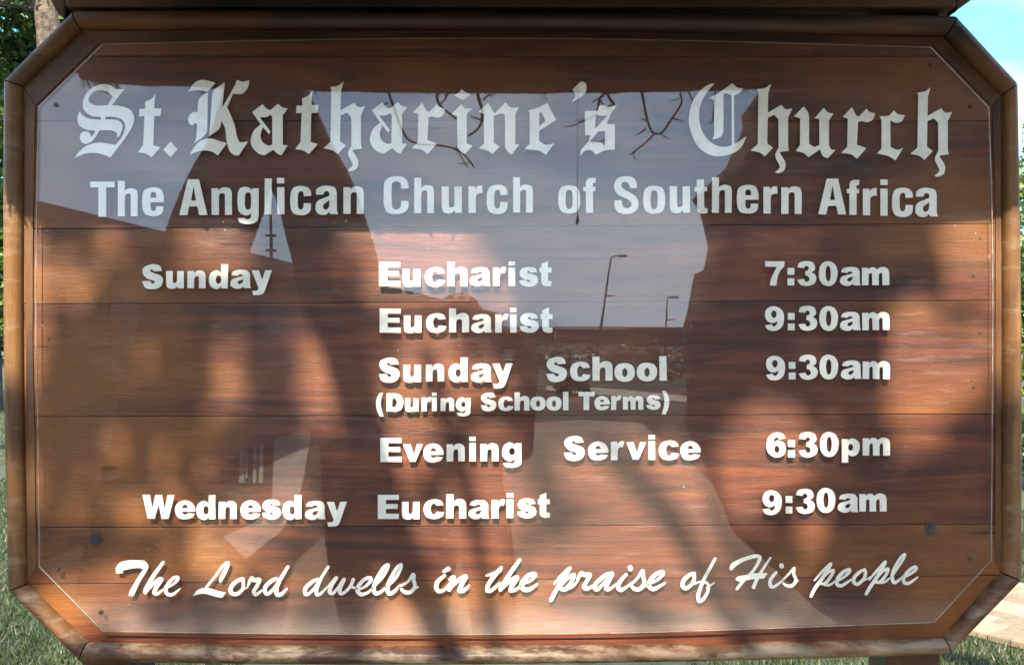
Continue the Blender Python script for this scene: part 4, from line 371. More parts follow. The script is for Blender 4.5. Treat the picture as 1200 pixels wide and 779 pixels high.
PL=[('AS', 166.4, 338.0, 1.0), ('Au', 194.7, 337.9, 1.0), ('An', 219.8, 337.8, 1.0), ('Ad', 244.6, 337.8, 1.0), ('Aa', 269.9, 337.7, 1.0), ('Ay', 295.3, 337.7, 1.0), ('AE', 443.9, 335.4, 1.0), ('Au', 471.9, 335.3, 1.0), ('Ac', 498.1, 335.3, 1.0), ('Ah', 524.2, 335.2, 1.0), ('Aa', 550.8, 335.2, 1.0), ('Ar', 577.7, 335.1, 1.0), ('Ai', 596.0, 335.1, 1.0), ('As', 608.1, 335.1, 1.0), ('At', 632.3, 335.0, 1.0), ('AE', 445.0, 389.8, 1.0), ('Au', 473.2, 389.7, 1.0), ('Ac', 499.4, 389.6, 1.0), ('Ah', 526.0, 389.5, 1.0), ('Aa', 552.0, 389.5, 1.0), ('Ar', 580.1, 389.4, 1.0), ('Ai', 597.5, 389.3, 1.0), ('As', 609.4, 389.3, 1.0), ('At', 633.4, 389.2, 1.0), ('AS', 443.7, 447.3, 1.0), ('Au', 472.5, 447.3, 1.0), ('An', 499.5, 447.2, 1.0), ('Ad', 525.3, 447.2, 1.0), ('Aa', 552.0, 447.1, 1.0), ('Ay', 577.5, 447.0, 1.0), ('AS', 640.0, 446.4, 1.0), ('Ac', 668.0, 446.3, 1.0), ('Ah', 694.7, 446.2, 1.0), ('Ao', 720.0, 446.1, 1.0), ('Ao', 746.0, 446.0, 1.0), ('Al', 773.1, 445.9, 1.0), ('A(', 440.8, 481.8, 0.75), ('AD', 452.8, 481.7, 0.75), ('Au', 474.7, 481.6, 0.75), ('Ar', 494.2, 481.6, 0.75), ('Ai', 506.5, 481.5, 0.75), ('An', 516.2, 481.5, 0.75), ('Ag', 534.5, 481.4, 0.75), ('AS', 563.5, 481.2, 0.75), ('Ac', 583.7, 481.1, 0.75), ('Ah', 603.2, 481.0, 0.75), ('Ao', 621.5, 480.6, 0.75), ('Ao', 640.4, 480.5, 0.75), ('Al', 659.9, 480.3, 0.75), ('AT', 677.9, 480.2, 0.75), ('Ae', 696.7, 480.1, 0.75), ('Ar', 716.2, 480.0, 0.75), ('Am', 730.4, 479.9, 0.75), ('As', 757.7, 479.7, 0.75), ('A)', 775.4, 479.5, 0.75), ('AE', 445.5, 541.0, 1.0), ('Av', 472.2, 540.9, 1.0), ('Ae', 495.9, 540.7, 1.0), ('An', 523.2, 540.6, 1.0), ('Ai', 550.2, 540.4, 1.0), ('An', 562.9, 540.4, 1.0), ('Ag', 588.4, 540.2, 1.0), ('AS', 660.9, 538.9, 1.0), ('Ae', 689.0, 538.7, 1.0), ('Ar', 715.9, 538.6, 1.0), ('Av', 734.0, 538.5, 1.0), ('Ai', 759.8, 538.4, 1.0), ('Ac', 771.9, 538.4, 1.0), ('Ae', 797.4, 538.3, 1.0), ('AW', 166.9, 607.3, 1.0), ('Ae', 204.8, 607.4, 1.0), ('Ad', 229.8, 607.5, 1.0), ('An', 256.2, 607.6, 1.0), ('Ae', 281.9, 607.7, 1.0), ('As', 307.5, 607.8, 1.0), ('Ad', 331.2, 607.9, 1.0), ('Aa', 357.5, 608.0, 1.0), ('Ay', 383.3, 608.1, 1.0), ('AE', 442.9, 607.9, 1.0), ('Au', 470.9, 607.6, 1.0), ('Ac', 496.6, 607.4, 1.0), ('Ah', 523.2, 607.2, 1.0), ('Aa', 548.8, 606.9, 1.0), ('Ar', 576.3, 606.7, 1.0), ('Ai', 593.8, 606.5, 1.0), ('As', 606.4, 606.4, 1.0), ('At', 630.2, 606.2, 1.0), ('A7', 896.4, 334.3, 1.0), ('A:', 922.9, 334.3, 1.0), ('A3', 934.7, 334.3, 1.0), ('A0', 959.6, 334.3, 1.0), ('Aa', 984.4, 334.3, 1.0), ('Am', 1010.0, 334.3, 1.0), ('A9', 896.7, 387.1, 1.0), ('A:', 923.3, 387.1, 1.0), ('A3', 935.7, 387.0, 1.0), ('A0', 960.3, 387.0, 1.0), ('Aa', 984.4, 386.9, 1.0), ('Am', 1010.4, 386.9, 1.0), ('A9', 897.6, 444.7, 1.0), ('A:', 924.0, 444.4, 1.0), ('A3', 936.0, 444.3, 1.0), ('A0', 960.7, 444.0, 1.0), ('Aa', 985.3, 443.7, 1.0), ('Am', 1010.9, 443.5, 1.0), ('A6', 898.3, 535.9, 1.0), ('A:', 923.6, 535.3, 1.0), ('A3', 936.0, 535.0, 1.0), ('A0', 960.9, 534.5, 1.0), ('Ap', 986.3, 533.9, 1.0), ('Am', 1010.9, 533.3, 1.0), ('A9', 894.0, 602.1, 1.0), ('A:', 920.0, 601.4, 1.0), ('A3', 932.7, 601.0, 1.0), ('A0', 957.3, 600.3, 1.0), ('Aa', 981.7, 599.6, 1.0), ('Am', 1006.9, 598.9, 1.0), ('HT', 105.7, 254.0, 1.0), ('Hh', 138.0, 253.4, 1.0), ('He', 166.6, 253.0, 1.0), ('HA', 210.2, 252.3, 1.0), ('Hn', 248.0, 252.0, 1.0), ('Hg', 278.0, 251.4, 1.0), ('Hl', 309.9, 251.2, 1.0), ('Hi', 325.4, 251.1, 1.0), ('Hc', 340.0, 251.0, 1.0), ('Ha', 369.8, 250.8, 1.0), ('Hn', 402.4, 250.6, 1.0), ('HC', 449.5, 249.8, 1.0), ('Hh', 485.6, 249.6, 1.0), ('Hu', 517.6, 249.5, 1.0), ('Hr', 549.2, 249.4, 1.0), ('Hc', 570.3, 249.3, 1.0), ('Hh', 601.2, 249.1, 1.0), ('Ho', 653.9, 249.1, 1.0), ('Hf', 683.5, 249.2, 1.0), ('HS', 719.7, 249.3, 1.0), ('Ho', 753.8, 249.3, 1.0), ('Hu', 785.1, 249.4, 1.0), ('Ht', 814.1, 249.5, 1.0), ('Hh', 834.2, 249.6, 1.0), ('He', 863.7, 250.0, 1.0), ('Hr', 894.6, 250.4, 1.0), ('Hn', 915.5, 250.7, 1.0), ('HA', 958.7, 251.6, 1.0), ('Hf', 992.3, 252.2, 1.0), ('Hr', 1011.3, 252.5, 1.0), ('Hi', 1031.6, 252.8, 1.0), ('Hc', 1045.3, 253.0, 1.0), ('Ha', 1072.7, 253.5, 1.0), ('BS', 87.3, 184.2, 1.0), ('Bt', 161.6, 184.2, 1.0), ('B.', 191.9, 184.2, 1.0), ('BK', 220.6, 182.5, 1.0), ('Ba', 293.8, 182.5, 1.0), ('Bt', 346.0, 180.9, 1.0), ('Bh', 379.2, 180.9, 1.0), ('Ba', 433.4, 180.9, 1.0), ('Br', 482.8, 181.1, 1.0), ('Bi', 530.1, 181.1, 1.0), ('Bn', 561.2, 181.1, 1.0), ('Be', 615.5, 181.3, 1.0), ("B'", 669.2, 181.3, 1.0), ('Bs', 679.8, 181.3, 1.0), ('BC', 808.0, 180.4, 1.0), ('Bh', 879.8, 183.4, 1.0), ('Bu', 930.3, 185.8, 1.0), ('Br', 985.8, 186.5, 1.0), ('Bc', 1028.0, 187.0, 1.0), ('Bh', 1066.7, 187.5, 1.0), ('V0', 125.0, 645.0, 1.0), ('V1', 125.0, 645.0, 1.0), ('V2', 125.0, 645.0, 1.0), ('V3', 220.0, 645.0, 1.0), ('V4', 220.0, 645.0, 1.0), ('V5', 220.0, 645.0, 1.0), ('V6', 220.0, 645.0, 1.0), ('V7', 345.0, 645.0, 1.0), ('V8', 345.0, 645.0, 1.0), ('V9', 345.0, 645.0, 1.0), ('V10', 345.0, 645.0, 1.0), ('V11', 345.0, 645.0, 1.0), ('V12', 345.0, 645.0, 1.0), ('V13', 500.0, 640.0, 1.0), ('V14', 500.0, 640.0, 1.0), ('V15', 500.0, 640.0, 1.0), ('V16', 500.0, 640.0, 1.0), ('V17', 500.0, 640.0, 1.0), ('V18', 635.0, 640.0, 1.0), ('V19', 635.0, 640.0, 1.0), ('V20', 635.0, 640.0, 1.0), ('V21', 635.0, 640.0, 1.0), ('V22', 635.0, 640.0, 1.0), ('V23', 635.0, 640.0, 1.0), ('V24', 785.0, 640.0, 1.0), ('V25', 785.0, 640.0, 1.0), ('V26', 785.0, 640.0, 1.0), ('V27', 785.0, 640.0, 1.0), ('V28', 785.0, 640.0, 1.0), ('V29', 940.0, 640.0, 1.0), ('V30', 940.0, 640.0, 1.0), ('V31', 940.0, 640.0, 1.0), ('V32', 940.0, 640.0, 1.0), ('V33', 940.0, 640.0, 1.0), ('V34', 940.0, 640.0, 1.0)]
# ---------------------------------------------------------------- ground
def flat(name,pts,z,mat_,kind='structure',label=None):
    me=bpy.data.meshes.new(name); bm=bmesh.new(); vs=[bm.verts.new((p[0],p[1],z)) for p in pts]; f=bm.faces.new(vs)
    if f.normal.z<0 or (f.normal_update() or f.normal.z<0): f.normal_flip()
    bm.to_mesh(me); bm.free(); o=link(name,me,None,[mat_]); setp(o,label,None,None,kind); return o
flat('ground',[(-2500,-2500),(2500,-2500),(2500,2500),(-2500,2500)],0,M_ground,label='grassy ground stretching all round the church notice board')
# pale drive behind the photographer, mirrored in the pane
rd=[RG(330,745),RG(345,660),RG(438,575),RG(540,505),RG(600,497),RG(680,492),RG(750,496),RG(800,535),RG(860,590),RG(975,665),RG(1110,745),RG(1500,900),RG(1200,1400),RG(0,1400),RG(0,900)]
flat('road',rd,.006,M_road,label='pale sandy drive running away behind the photographer')
# ---------------------------------------------------------------- the notice board
B=empty('notice_board',(0,.03,0),'wooden church notice board with chamfered corners, clear pane and white lettering under a small roof','notice board')
def lerp(P,x,k=0):
    P=sorted(P,key=lambda q:q[k])
    for a,b in zip(P[:-1],P[1:]):
        if x<=b[k] or b is P[-1]:
            t=(x-a[k])/(b[k]-a[k]) if b[k]!=a[k] else 0; return a[1-k]+(b[1-k]-a[1-k])*t
TL_o,TR_o=(88,13),(1119,19); LT_o,LB_o=(6,96),(11,690); RT_o,RB_o=(1191,98),(1196,678); BL_o,BR_o=(97,775),(1110,766)
TL_i,TR_i=(97,36),(1105,44); LT_i,LB_i=(29,103),(33,683); RT_i,RB_i=(1172,112),(1172,670); BL_i,BR_i=(104,752),(1104,746)
# planks (clipped to the octagon), each its own piece
jl=[8,66,142,268,356,488,618,684,790]; jr=[8,66,142,262,352,485,614,674,790]
octo=[(60,30),(1140,36),(1182,105),(1184,672),(1108,757),(100,764),(21,686),(17,99),(88,24)]
octo=[(91,24),(1115,30),(1182,104),(1185,673),(1107,757),(101,764),(21,686),(17,99)]
def clip(poly,a,b,c):   # keep a*x+b*y+c>=0
    out=[]
    for i in range(len(poly)):
        p,q=poly[i],poly[(i+1)%len(poly)]; dp=a*p[0]+b*p[1]+c; dq=a*q[0]+b*q[1]+c
        if dp>=0: out.append(p)
        if (dp>=0)!=(dq>=0):
            t=dp/(dp-dq); out.append((p[0]+(q[0]-p[0])*t,p[1]+(q[1]-p[1])*t))
    return out
def prism(name,poly,yf,yb,mat_,parent,bevel=0,dx=0):
    V=[W(px,py,0)+Vector((0,yf,0)) for px,py in poly]+[W(px,py,0)+Vector((0,yb,0)) for px,py in poly]
    n=len(poly); Fc=[tuple(range(n)),tuple(range(2*n-1,n-1,-1))]+[(i,(i+1)%n+0,(i+1)%n+n,i+n) for i in range(n)]
    o=mesh(name,V,Fc,mat_,parent,bevel=bevel)
    bm=bmesh.new(); bm.from_mesh(o.data); bmesh.ops.recalc_face_normals(bm,faces=bm.faces); bm.to_mesh(o.data); bm.free(); return o
for i in range(len(jl)-1):
    g=.4
    y0l,y0r,y1l,y1r=jl[i]+g,jr[i]+g,jl[i+1]-g,jr[i+1]-g
    s0=(y0r-y0l)/1120; s1=(y1r-y1l)/1120
    p=clip(octo,-s0,1,-(y0l-40*s0)); p=clip(p,s1,-1,(y1l-40*s1))
    if len(p)>2: prism('plank',p,random.uniform(-.0004,.0006),.02,M_plank,B,bevel=.0007)
back=[(95,26),(1112,32),(1178,106),(1180,671),(1104,753),(103,760),(25,684),(21,101)]
prism('backing_board',back,.022,.034,M_post,B)
# frame rails: rounded moulding between crease line and outer line
def rail(A_i,A_o,B_i,B_o,mat_,bow=0,n=14,flip=1):
    prof=[(0,.0015),(0.0,-.004),(.04,-.0105),(.16,-.0155),(.32,-.0195),(.52,-.0205),(.7,-.018),(.84,-.012),(.95,-.004),(1.0,.006),(1.0,.04),(0.0,.04)]
    V=[];Fc=[];m=len(prof)
    for k in range(n+1):
        t=k/n; bw=bow*4*t*(1-t)
        ai=(A_i[0]+(B_i[0]-A_i[0])*t,A_i[1]+(B_i[1]-A_i[1])*t); ao=(A_o[0]+(B_o[0]-A_o[0])*t,A_o[1]+(B_o[1]-A_o[1])*t)
        dx=(ao[0]-ai[0]);dy=(ao[1]-ai[1]);L=math.hypot(dx,dy)
        for u,yy in prof:
            px=ai[0]+dx*u+dx/L*bw; py=ai[1]+dy*u+dy/L*bw
            jit=.0006*noise.noise(Vector((px*.02,py*.02,u*3)))
            p=W(px,py,0); V.append((p.x,yy+jit,p.z))
    for k in range(n):
        for j in range(m):
            j2=(j+1)%m; Fc.append((k*m+j,k*m+j2,(k+1)*m+j2,(k+1)*m+j))
    Fc.append(tuple(range(m))); Fc.append(tuple(n*m+j for j in range(m-1,-1,-1)))
    me=bpy.data.meshes.new('frame_rail'); me.from_pydata(V,[],Fc); bm=bmesh.new(); bm.from_mesh(me); bmesh.ops.recalc_face_normals(bm,faces=bm.faces)
    bm.to_mesh(me); bm.free(); me.polygons.foreach_set('use_smooth',[True]*(len(me.polygons)-2)+[False]*2)
    me.set_sharp_from_angle(angle=R(50)); return link('frame_rail',me,B,[mat_])
def gap(a,b,g=.8):    # pull an end back for a thin mitre joint
    L=math.hypot(b[0]-a[0],b[1]-a[1]); return (a[0]+(b[0]-a[0])*g/L,a[1]+(b[1]-a[1])*g/L)
ring=[(TL_i,TL_o),(TR_i,TR_o),(RT_i,RT_o),(RB_i,RB_o),(BR_i,BR_o),(BL_i,BL_o),(LB_i,LB_o),(LT_i,LT_o)]
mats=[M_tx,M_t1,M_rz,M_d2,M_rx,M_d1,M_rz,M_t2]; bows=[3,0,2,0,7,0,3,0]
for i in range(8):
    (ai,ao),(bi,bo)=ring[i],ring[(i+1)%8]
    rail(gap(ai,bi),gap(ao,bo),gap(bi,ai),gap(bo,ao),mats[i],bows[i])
# dark strips painting in the recess shade between pane and moulding (not along the bottom)
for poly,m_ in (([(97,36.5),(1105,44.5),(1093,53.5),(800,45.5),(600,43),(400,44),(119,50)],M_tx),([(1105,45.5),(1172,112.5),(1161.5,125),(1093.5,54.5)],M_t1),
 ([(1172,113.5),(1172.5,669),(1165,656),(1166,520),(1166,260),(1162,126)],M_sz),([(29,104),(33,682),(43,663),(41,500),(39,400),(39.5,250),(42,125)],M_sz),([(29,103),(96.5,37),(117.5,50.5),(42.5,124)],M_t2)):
    prism('shade_strip',poly,-.0022,-.0009,m_,B)
# the clear pane
YP0,YP1=-.0165,-.0125
pane_pts=[]
def curve(P,n=8):
    q=smoothpath([(a,b,0) for a,b in P],n); return [(v[0],v[1]) for v in q[:-1]]
pane_pts+=curve([(120,52),(400,46),(600,45),(800,47.5),(1091,55.5)])
pane_pts+=[(1091,55.5)]
pane_pts+=curve([(1159,126),(1163,260),(1163.5,400),(1163,520),(1162,656)])+[(1162,656)]
pane_pts+=curve([(1095,729),(800,739.5),(640,742.5),(400,743),(120,739.5)])+[(120,739.5)]
pane_pts+=curve([(46,664),(44,500),(42,400),(42.5,250),(45,125)])+[(45,125)]
V=[W(x,y,YP0) for x,y in pane_pts]; Vb=[Vector((v.x,YP1,v.z)) for v in V]; n=len(V)
PANE=mesh('pane',V+Vb,[tuple(range(n)),tuple(range(2*n-1,n-1,-1))],M_pane,B)
E1=[];E2=[]
me=bpy.data.meshes.new('pane_edge'); bm=bmesh.new()
c0=W(600,395,YP0)
A1=[bm.verts.new((c0.x+(v.x-c0.x)*1.0005,YP0+.0001,c0.z+(v.z-c0.z)*1.0007)) for v in V]; A2=[bm.verts.new((c0.x+(v.x-c0.x)*1.0005,YP1-.0001,c0.z+(v.z-c0.z)*1.0007)) for v in V]
A0=[bm.verts.new((c0.x+(v.x-c0.x)*.9988,YP0-.0002,c0.z+(v.z-c0.z)*.9984)) for v in V]
for i in range(n):
    j=(i+1)%n; bm.faces.new((A1[i],A1[j],A2[j],A2[i])); bm.faces.new((A0[i],A0[j],A1[j],A1[i]))
bm.to_mesh(me); bm.free(); link('cut_edge',me,PANE,[M_edge])
# letters on the back of the pane
def glyph_mesh(key):
    cu=bpy.data.curves.new('g','CURVE'); cu.dimensions='2D'; cu.fill_mode='BOTH'; cu.extrude=.00025
    dd=YP1-CAMY
    for c in GL[key].split('|'):
        pts=[tuple(float(v)/10 for v in q.split(',')) for q in c.split()]
        s=cu.splines.new('POLY'); s.points.add(len(pts)-1); s.use_cyclic_u=True
        for p,(x,y) in zip(s.points,pts): p.co=(x/F*dd,-y/F*dd,0,1)
    o=bpy.data.objects.new('g',cu); COL.objects.link(o); bpy.context.view_layer.update()
    me=bpy.data.meshes.new_from_object(o.evaluated_get(bpy.context.evaluated_depsgraph_get())); bpy.data.objects.remove(o); 
    me.name='letter'; me.materials.clear(); me.materials.append(M_letter)
    me.transform(Matrix.Rotation(R(90),4,'X')); return me
GM={}
YL=YP1+.0009
for key,px,py,sc in PL:
    if key not in GM: GM[key]=glyph_mesh(key)
    o=bpy.data.objects.new('letter',GM[key]); COL.objects.link(o)
    p=W(px+random.gauss(0,.18),py+random.gauss(0,.18),YL); o.location=p; o.scale=(sc,1,sc); o.rotation_euler=(0,R(random.gauss(0,.35)),0)
    o.parent=PANE; o.matrix_parent_inverse=wm(PANE).inverted()
# screws through the pane, bolts in the boards
def screw(px,py,r,name='screw',y=YP0,par=None):
    mb=MB(); p=W(px,py,y); 
    mb.tube([p+Vector((0,.004,0)),p+Vector((0,-.0008,0)),p+Vector((0,-.0018,0))],[r*.9,r,r*.72],12); 
    o=mb.build(name,M_screw,par or PANE); return o
for px,py in ((65,123),(1092,76),(1138,124),(67,667),(118,717),(1139,655),(605,59)): screw(px,py,.0032)
for px,py in ((113,631),(1090,620)):
    p=W(px,py,0); mb=MB(); mb.tube([p+Vector((0,.002,0)),p+Vector((0,-.0012,0))],.0095,16); mb.tube([p,p+Vector((0,-.0045,0))],.005,6); mb.build('bolt',M_screw,B)
for px,py in ((1141,323),(1148,390),(1141,454),(1149,279),(57,397),(620,43)):
    p=W(px,py,0); mb=MB(); mb.tube([p+Vector((0,.002,0)),p+Vector((0,-.0008,0))],.0022,10); mb.build('nail',M_screw,B)
# posts, beam, braces
for x0,x1 in ((.562,.643),(-.643,-.562)):
    box('post',x0,x1,.036,.116,-.3,2.08,M_post,B,bevel=.004)
p0=W(78,0,.0);p1=W(1119,0,.0)
box('top_beam',p0.x,p1.x,-.006,.034,W(0,10.5,0).z,2.06,M_beam,B,bevel=.004)
def wedge(name,pts,yf,yb):
    return prism(name,pts,yf,yb,M_beam,B,bevel=.002)
wedge('roof_brace',[(1121,14),(1124,9),(1132,5),(1143,-3),(1166,-22),(1176,-60),(1121,-60)],.0,.034)
wedge('roof_brace',[(76,24),(66,14),(60,2),(50,-16),(40,-60),(76,-60)],.0,.034)
# little thatched roof
EO=.325; EH=EYE+.4295; HX=.757; PT=math.tan(R(36))
def under(x,y):      # underside height
    sag=.0235*(1-(x/HX)**2)
    d=(y+EO) if y<.05 else (.425-y)
    return EH+.012-sag+PT*d+.0035*noise.noise(Vector((x*26,y*3,0)))-.006*max(0,noise.noise(Vector((x*7,4.2,0)))-.1)
ys=[-EO,-.25,-.15,-.05,.05,.15,.25,.35,.425]; xs=[-HX+2*HX*i/60 for i in range(61)]
def sheet(off,n1):
    V=[];Fc=[]
    for yy in ys:
        for x in xs: V.append((x,yy,under(x,yy)+off))
    for a in range(len(ys)-1):
        for b in range(60): q=a*61+b; Fc.append((q,q+1,q+62,q+61) if n1 else (q,q+61,q+62,q+1))
    return V,Fc
mb=MB(); V1,F1=sheet(0,False); V2,F2=sheet(.055,True); nn=len(V1); mb.add(V1+V2,F1+[tuple(i+nn for i in f) for f in F2])
bd=[b for b in range(61)]; L=len(ys)
fr=[(b,b+1,b+1+nn,b+nn) for b in range(60)]+[((L-1)*61+b,(L-1)*61+b+nn,(L-1)*61+b+1+nn,(L-1)*61+b+1) for b in range(60)]
fr+=[(a*61,a*61+nn,(a+1)*61+nn,(a+1)*61) for a in range(L-1)]+[(a*61+60,(a+1)*61+60,(a+1)*61+60+nn,a*61+60+nn) for a in range(L-1)]
mb.add([],[]); mb.F+=fr
ROOF=mb.build('roof',M_thatch,B)
mb=MB()
for i in range(2600):
    x=random.uniform(-HX,HX); side=random.choice((-1,1)); y=random.uniform(-EO,.04) if side<0 else random.uniform(.06,.42)
    l=random.uniform(.05,.12); s=1 if side<0 else -1
    a=Vector((x,y,under(x,y)+.057)); b=a+Vector((random.uniform(-.012,.012),s*l*-.8,-l*.8*PT+.006))
    if abs(b.x)>HX+.01 or b.y<-EO-.012 or b.y>.437: continue
    mb.tube([a,b],[.0022,.0012],3,False)
for i in range(900):     # cut ends along the front eave
    x=random.uniform(-HX,HX); z=EH+.012-.0235*(1-(x/HX)**2)+random.uniform(.004,.055)
    mb.tube([(x,-EO+.02,z+.012),(x+random.uniform(-.004,.004),-EO-random.uniform(.002,.010),z-.004)],.0019,3,False)
for px,k,ln in ((128,16,.022),(136,12,.016),(243,3,.02),(402,2,.012),(520,4,.012),(575,2,.01),(372,4,.012),(640,2,.01),(108,14,.018),(870,3,.008)):
    for q in range(k):
        b=RF(px+random.gauss(0,5),90,1.82); zz=EH+.012-.0235*(1-(b.x/HX)**2)
        mb.tube([(b.x,-EO,zz+.01),(b.x+random.uniform(-.006,.010),-EO-.002,zz-ln*random.uniform(.2,1))],.0011,3,False)
o=mb.build('straw',M_thatch,ROOF); o['kind']='stuff'
# seed dangling on a thread
mb=MB(); a=W(677,196,-.02); b=W(677,252,-.02); mb.tube([a+Vector((0,0,.25)),a,b],[.00012,.0002,.0004],4)
mb.tube([b,W(677,256,-.02),W(677,260,-.02),W(676.5,263,-.02)],[.0006,.0022,.0026,.0008],8)
o=mb.build('hanging_seed',M_twig); setp(o,'tiny dark seed dangling on a fine thread below the roof in front of the pane','seed')
# ---------------------------------------------------------------- leaves
def leafmesh(name,P,size,mat_,parent=None,up=.35):
    n=len(P); P=np.asarray(P,float)
    d=rng.normal(size=(n,3)); d/=np.linalg.norm(d,axis=1)[:,None]
    nr=rng.normal(size=(n,3)); nr[:,2]+=up; nr-=d*(nr*d).sum(1)[:,None]; nr/=np.linalg.norm(nr,axis=1)[:,None]
    s=np.cross(d,nr); L=size*rng.uniform(.6,1.25,n)[:,None]; Wd=L*.27
    V=np.stack([P-d*L*.5,P-s*Wd+nr*Wd*.25-d*L*.05,P+d*L*.5,P+s*Wd+nr*Wd*.25-d*L*.05],1).reshape(-1,3)
    me=bpy.data.meshes.new(name); me.vertices.add(4*n); me.vertices.foreach_set('co',V.ravel())
    idx=np.arange(4*n).reshape(n,4); tri=np.stack([idx[:,[0,1,2]],idx[:,[0,2,3]]],1).reshape(-1,3)
    me.loops.add(6*n); me.loops.foreach_set('vertex_index',tri.ravel().astype(np.int32))
    me.polygons.add(2*n); me.polygons.foreach_set('loop_start',np.arange(0,6*n,3,dtype=np.int32)); me.polygons.foreach_set('loop_total',np.full(2*n,3,np.int32))
    me.update(); me.validate(); return link(name,me,parent,[mat_])
def clumps(n,cs,spread,flat_=.8):
    """points gathered in clumps: cs = list of (centre, radius)"""
    out=[]; wts=np.array([r**2 for c,r in cs]); wts=wts/wts.sum(); k=rng.choice(len(cs),n,p=wts)
    d=rng.normal(size=(n,3)); d/=np.linalg.norm(d,axis=1)[:,None]; rr=rng.uniform(.35,1,n)**.6
    C=np.array([tuple(c) for c,r in cs])[k]; Rr=np.array([r for c,r in cs])[k]
    return C+d*(rr*Rr)[:,None]*np.array([1,1,flat_])+rng.normal(size=(n,3))*spread
SD=np.array(SUN)
def proj(P):             # where a point's shadow falls on the board plane y=0, in board pixels
    t=-P[:,1]/(-SD[1]); t=P[:,1]/SD[1]; Q=P-SD*t[:,None]
    return 600+Q[:,0]/1.5*F, 389.5-(Q[:,2]-EYE)/1.5*F
# openings of the crown: where the sun comes through on to the board (x,y,rx,ry,strength,angle)
GAPS=[(20,350,38,105,1.2,0),(85,330,26,60,.55,25),(135,300,28,55,.45,20),(248,285,45,38,.95,0),(165,420,40,65,.4,0),(262,450,30,62,.62,0),(378,440,30,85,.7,-5),(350,330,20,60,.4,0),
(440,275,45,42,1.1,0),(520,300,45,60,1.1,10),(585,360,35,35,.6,0),(470,335,50,36,1.1,0),(500,400,60,30,.6,0),(515,445,90,36,.85,0),(480,520,38,50,.95,0),(570,530,50,40,.55,0),
(560,600,45,52,1.25,0),(610,590,30,30,.9,0),(475,680,32,85,1.2,-8),(500,740,40,60,1.1,0),(560,650,28,70,1.15,-5),(650,700,60,52,1.5,0),(740,655,75,50,1.15,0),(705,560,60,45,.85,0),(650,757,160,26,1.4,0),(560,765,60,30,1.2,0),
(805,605,55,55,1.1,0),(770,540,50,38,.75,0),(905,530,58,50,1.25,0),(860,580,40,60,.7,30),(955,610,28,40,.7,0),(1000,510,45,38,.35,0),
(1072,425,42,66,1.6,0),(1140,295,34,60,1.25,0),(1135,425,38,46,.9,0),(1186,360,20,120,.9,0),(1075,530,42,45,.55,0),
(120,520,80,50,.38,0),(210,560,80,60,.42,0),(190,600,150,26,.55,0),(330,590,80,30,.62,0),(265,650,62,46,.85,0),(150,690,70,40,.6,0),(330,690,70,30,.6,0),(85,715,50,50,.8,0),(40,600,26,90,.5,0),(200,755,120,24,.6,0),(330,760,90,22,.8,0),
(660,280,90,30,.35,0),(780,300,60,26,.4,0),(900,290,60,22,.3,0),(820,700,60,40,.75,0),(930,705,60,30,.4,0),(870,745,80,25,.6,0),(1010,755,60,20,.35,0),(980,440,50,30,.25,0),(720,440,50,30,.2,0)]
def litness(px,py):
    L=np.zeros_like(px)
    for x,y,rx,ry,s,a in GAPS:
        c,sn=math.cos(R(a)),math.sin(R(a)); dx=px-x; dy=py-y; u=(dx*c-dy*sn)/rx; v=(dx*sn+dy*c)/ry
        L=np.maximum(L,s*np.exp(-(u*u+v*v)**1.6*.7))
    return L
def crownfilter(P):
    px,py=proj(P); keep=np.ones(len(P),bool)
    inb=(px>-60)&(px<1260)&(py>215)&(py<800)
    L=litness(px,py); keep&=~(inb&(rng.random(len(P))<np.clip(L*1.65,0,1)))
    # stay out of the sky mirrored in the pane
    dv=1.47-P[:,1]; mx=600+P[:,0]/dv*F; my=389.5-(P[:,2]-EYE)/dv*F
    keep&=~((my>78)&(mx<900))
    # sun reaches the path on the right behind the board
    t=P[:,2]/SD[2]; G=P-SD*t[:,None]
    keep&=~((G[:,1]>1.2)&(G[:,1]<9)&(G[:,0]>1.4)&(G[:,0]<9))
    g2=(G[:,1]>.5)&(G[:,0]<-1.2); nz=np.sin(G[:,0]*3.1+1)*np.sin(G[:,1]*2.3)+.5*np.sin(G[:,0]*7.3+G[:,1]*5.1)
    keep&=~(g2&(nz>.72))
    return P[keep]
# leaning two-stemmed tree, left, and the stout tree, right (both behind the photographer)
TA=empty('shade_tree',RG(300,900).xyz,'spreading tree with two leaning stems crossing, mirrored at the left of the pane','tree')
TA.location=(-1.2,-3.4,0)
mb=MB()
def rp(px,py,dv): return tuple(RF(px,py,dv))
s1=[rp(150,700,5.0),rp(180,560,5.0),rp(213,400,5.0),rp(250,268,5.0),rp(283,180,5.0),rp(306,95,5.0),rp(322,0,5.0),rp(310,-110,5.0),rp(235,-250,5.0),rp(90,-420,5.0)]
s2=[rp(455,790,4.95),rp(432,560,4.95),rp(412,400,4.95),rp(383,272,4.95),rp(348,180,4.95),rp(316,95,4.95),rp(292,0,4.95),rp(255,-120,5.0),rp(150,-260,5.1),rp(-60,-400,5.3)]
s1[0]=(s1[0][0]-.05,s1[0][1],-.1)
s2[0]=(s2[0][0]+.05,s2[0][1],-.1)
q=smoothpath(s1,5); mb.tube(q,[(.26-.16*i/40) if i<28 else .15-.004*(i-28) for i in range(len(q))],14,wob=.10)
q=smoothpath(s2,5); mb.tube(q,[(.25-.15*i/40) if i<28 else .145-.004*(i-28) for i in range(len(q))],14,wob=.10)
mb.build('trunk',M_bark,TA,smooth=True)
TB=empty('shade_tree',(1.35,-3.1,0),'stout leaning tree trunk mirrored at the right of the pane, twigs hanging left of it','tree')
mb=MB()
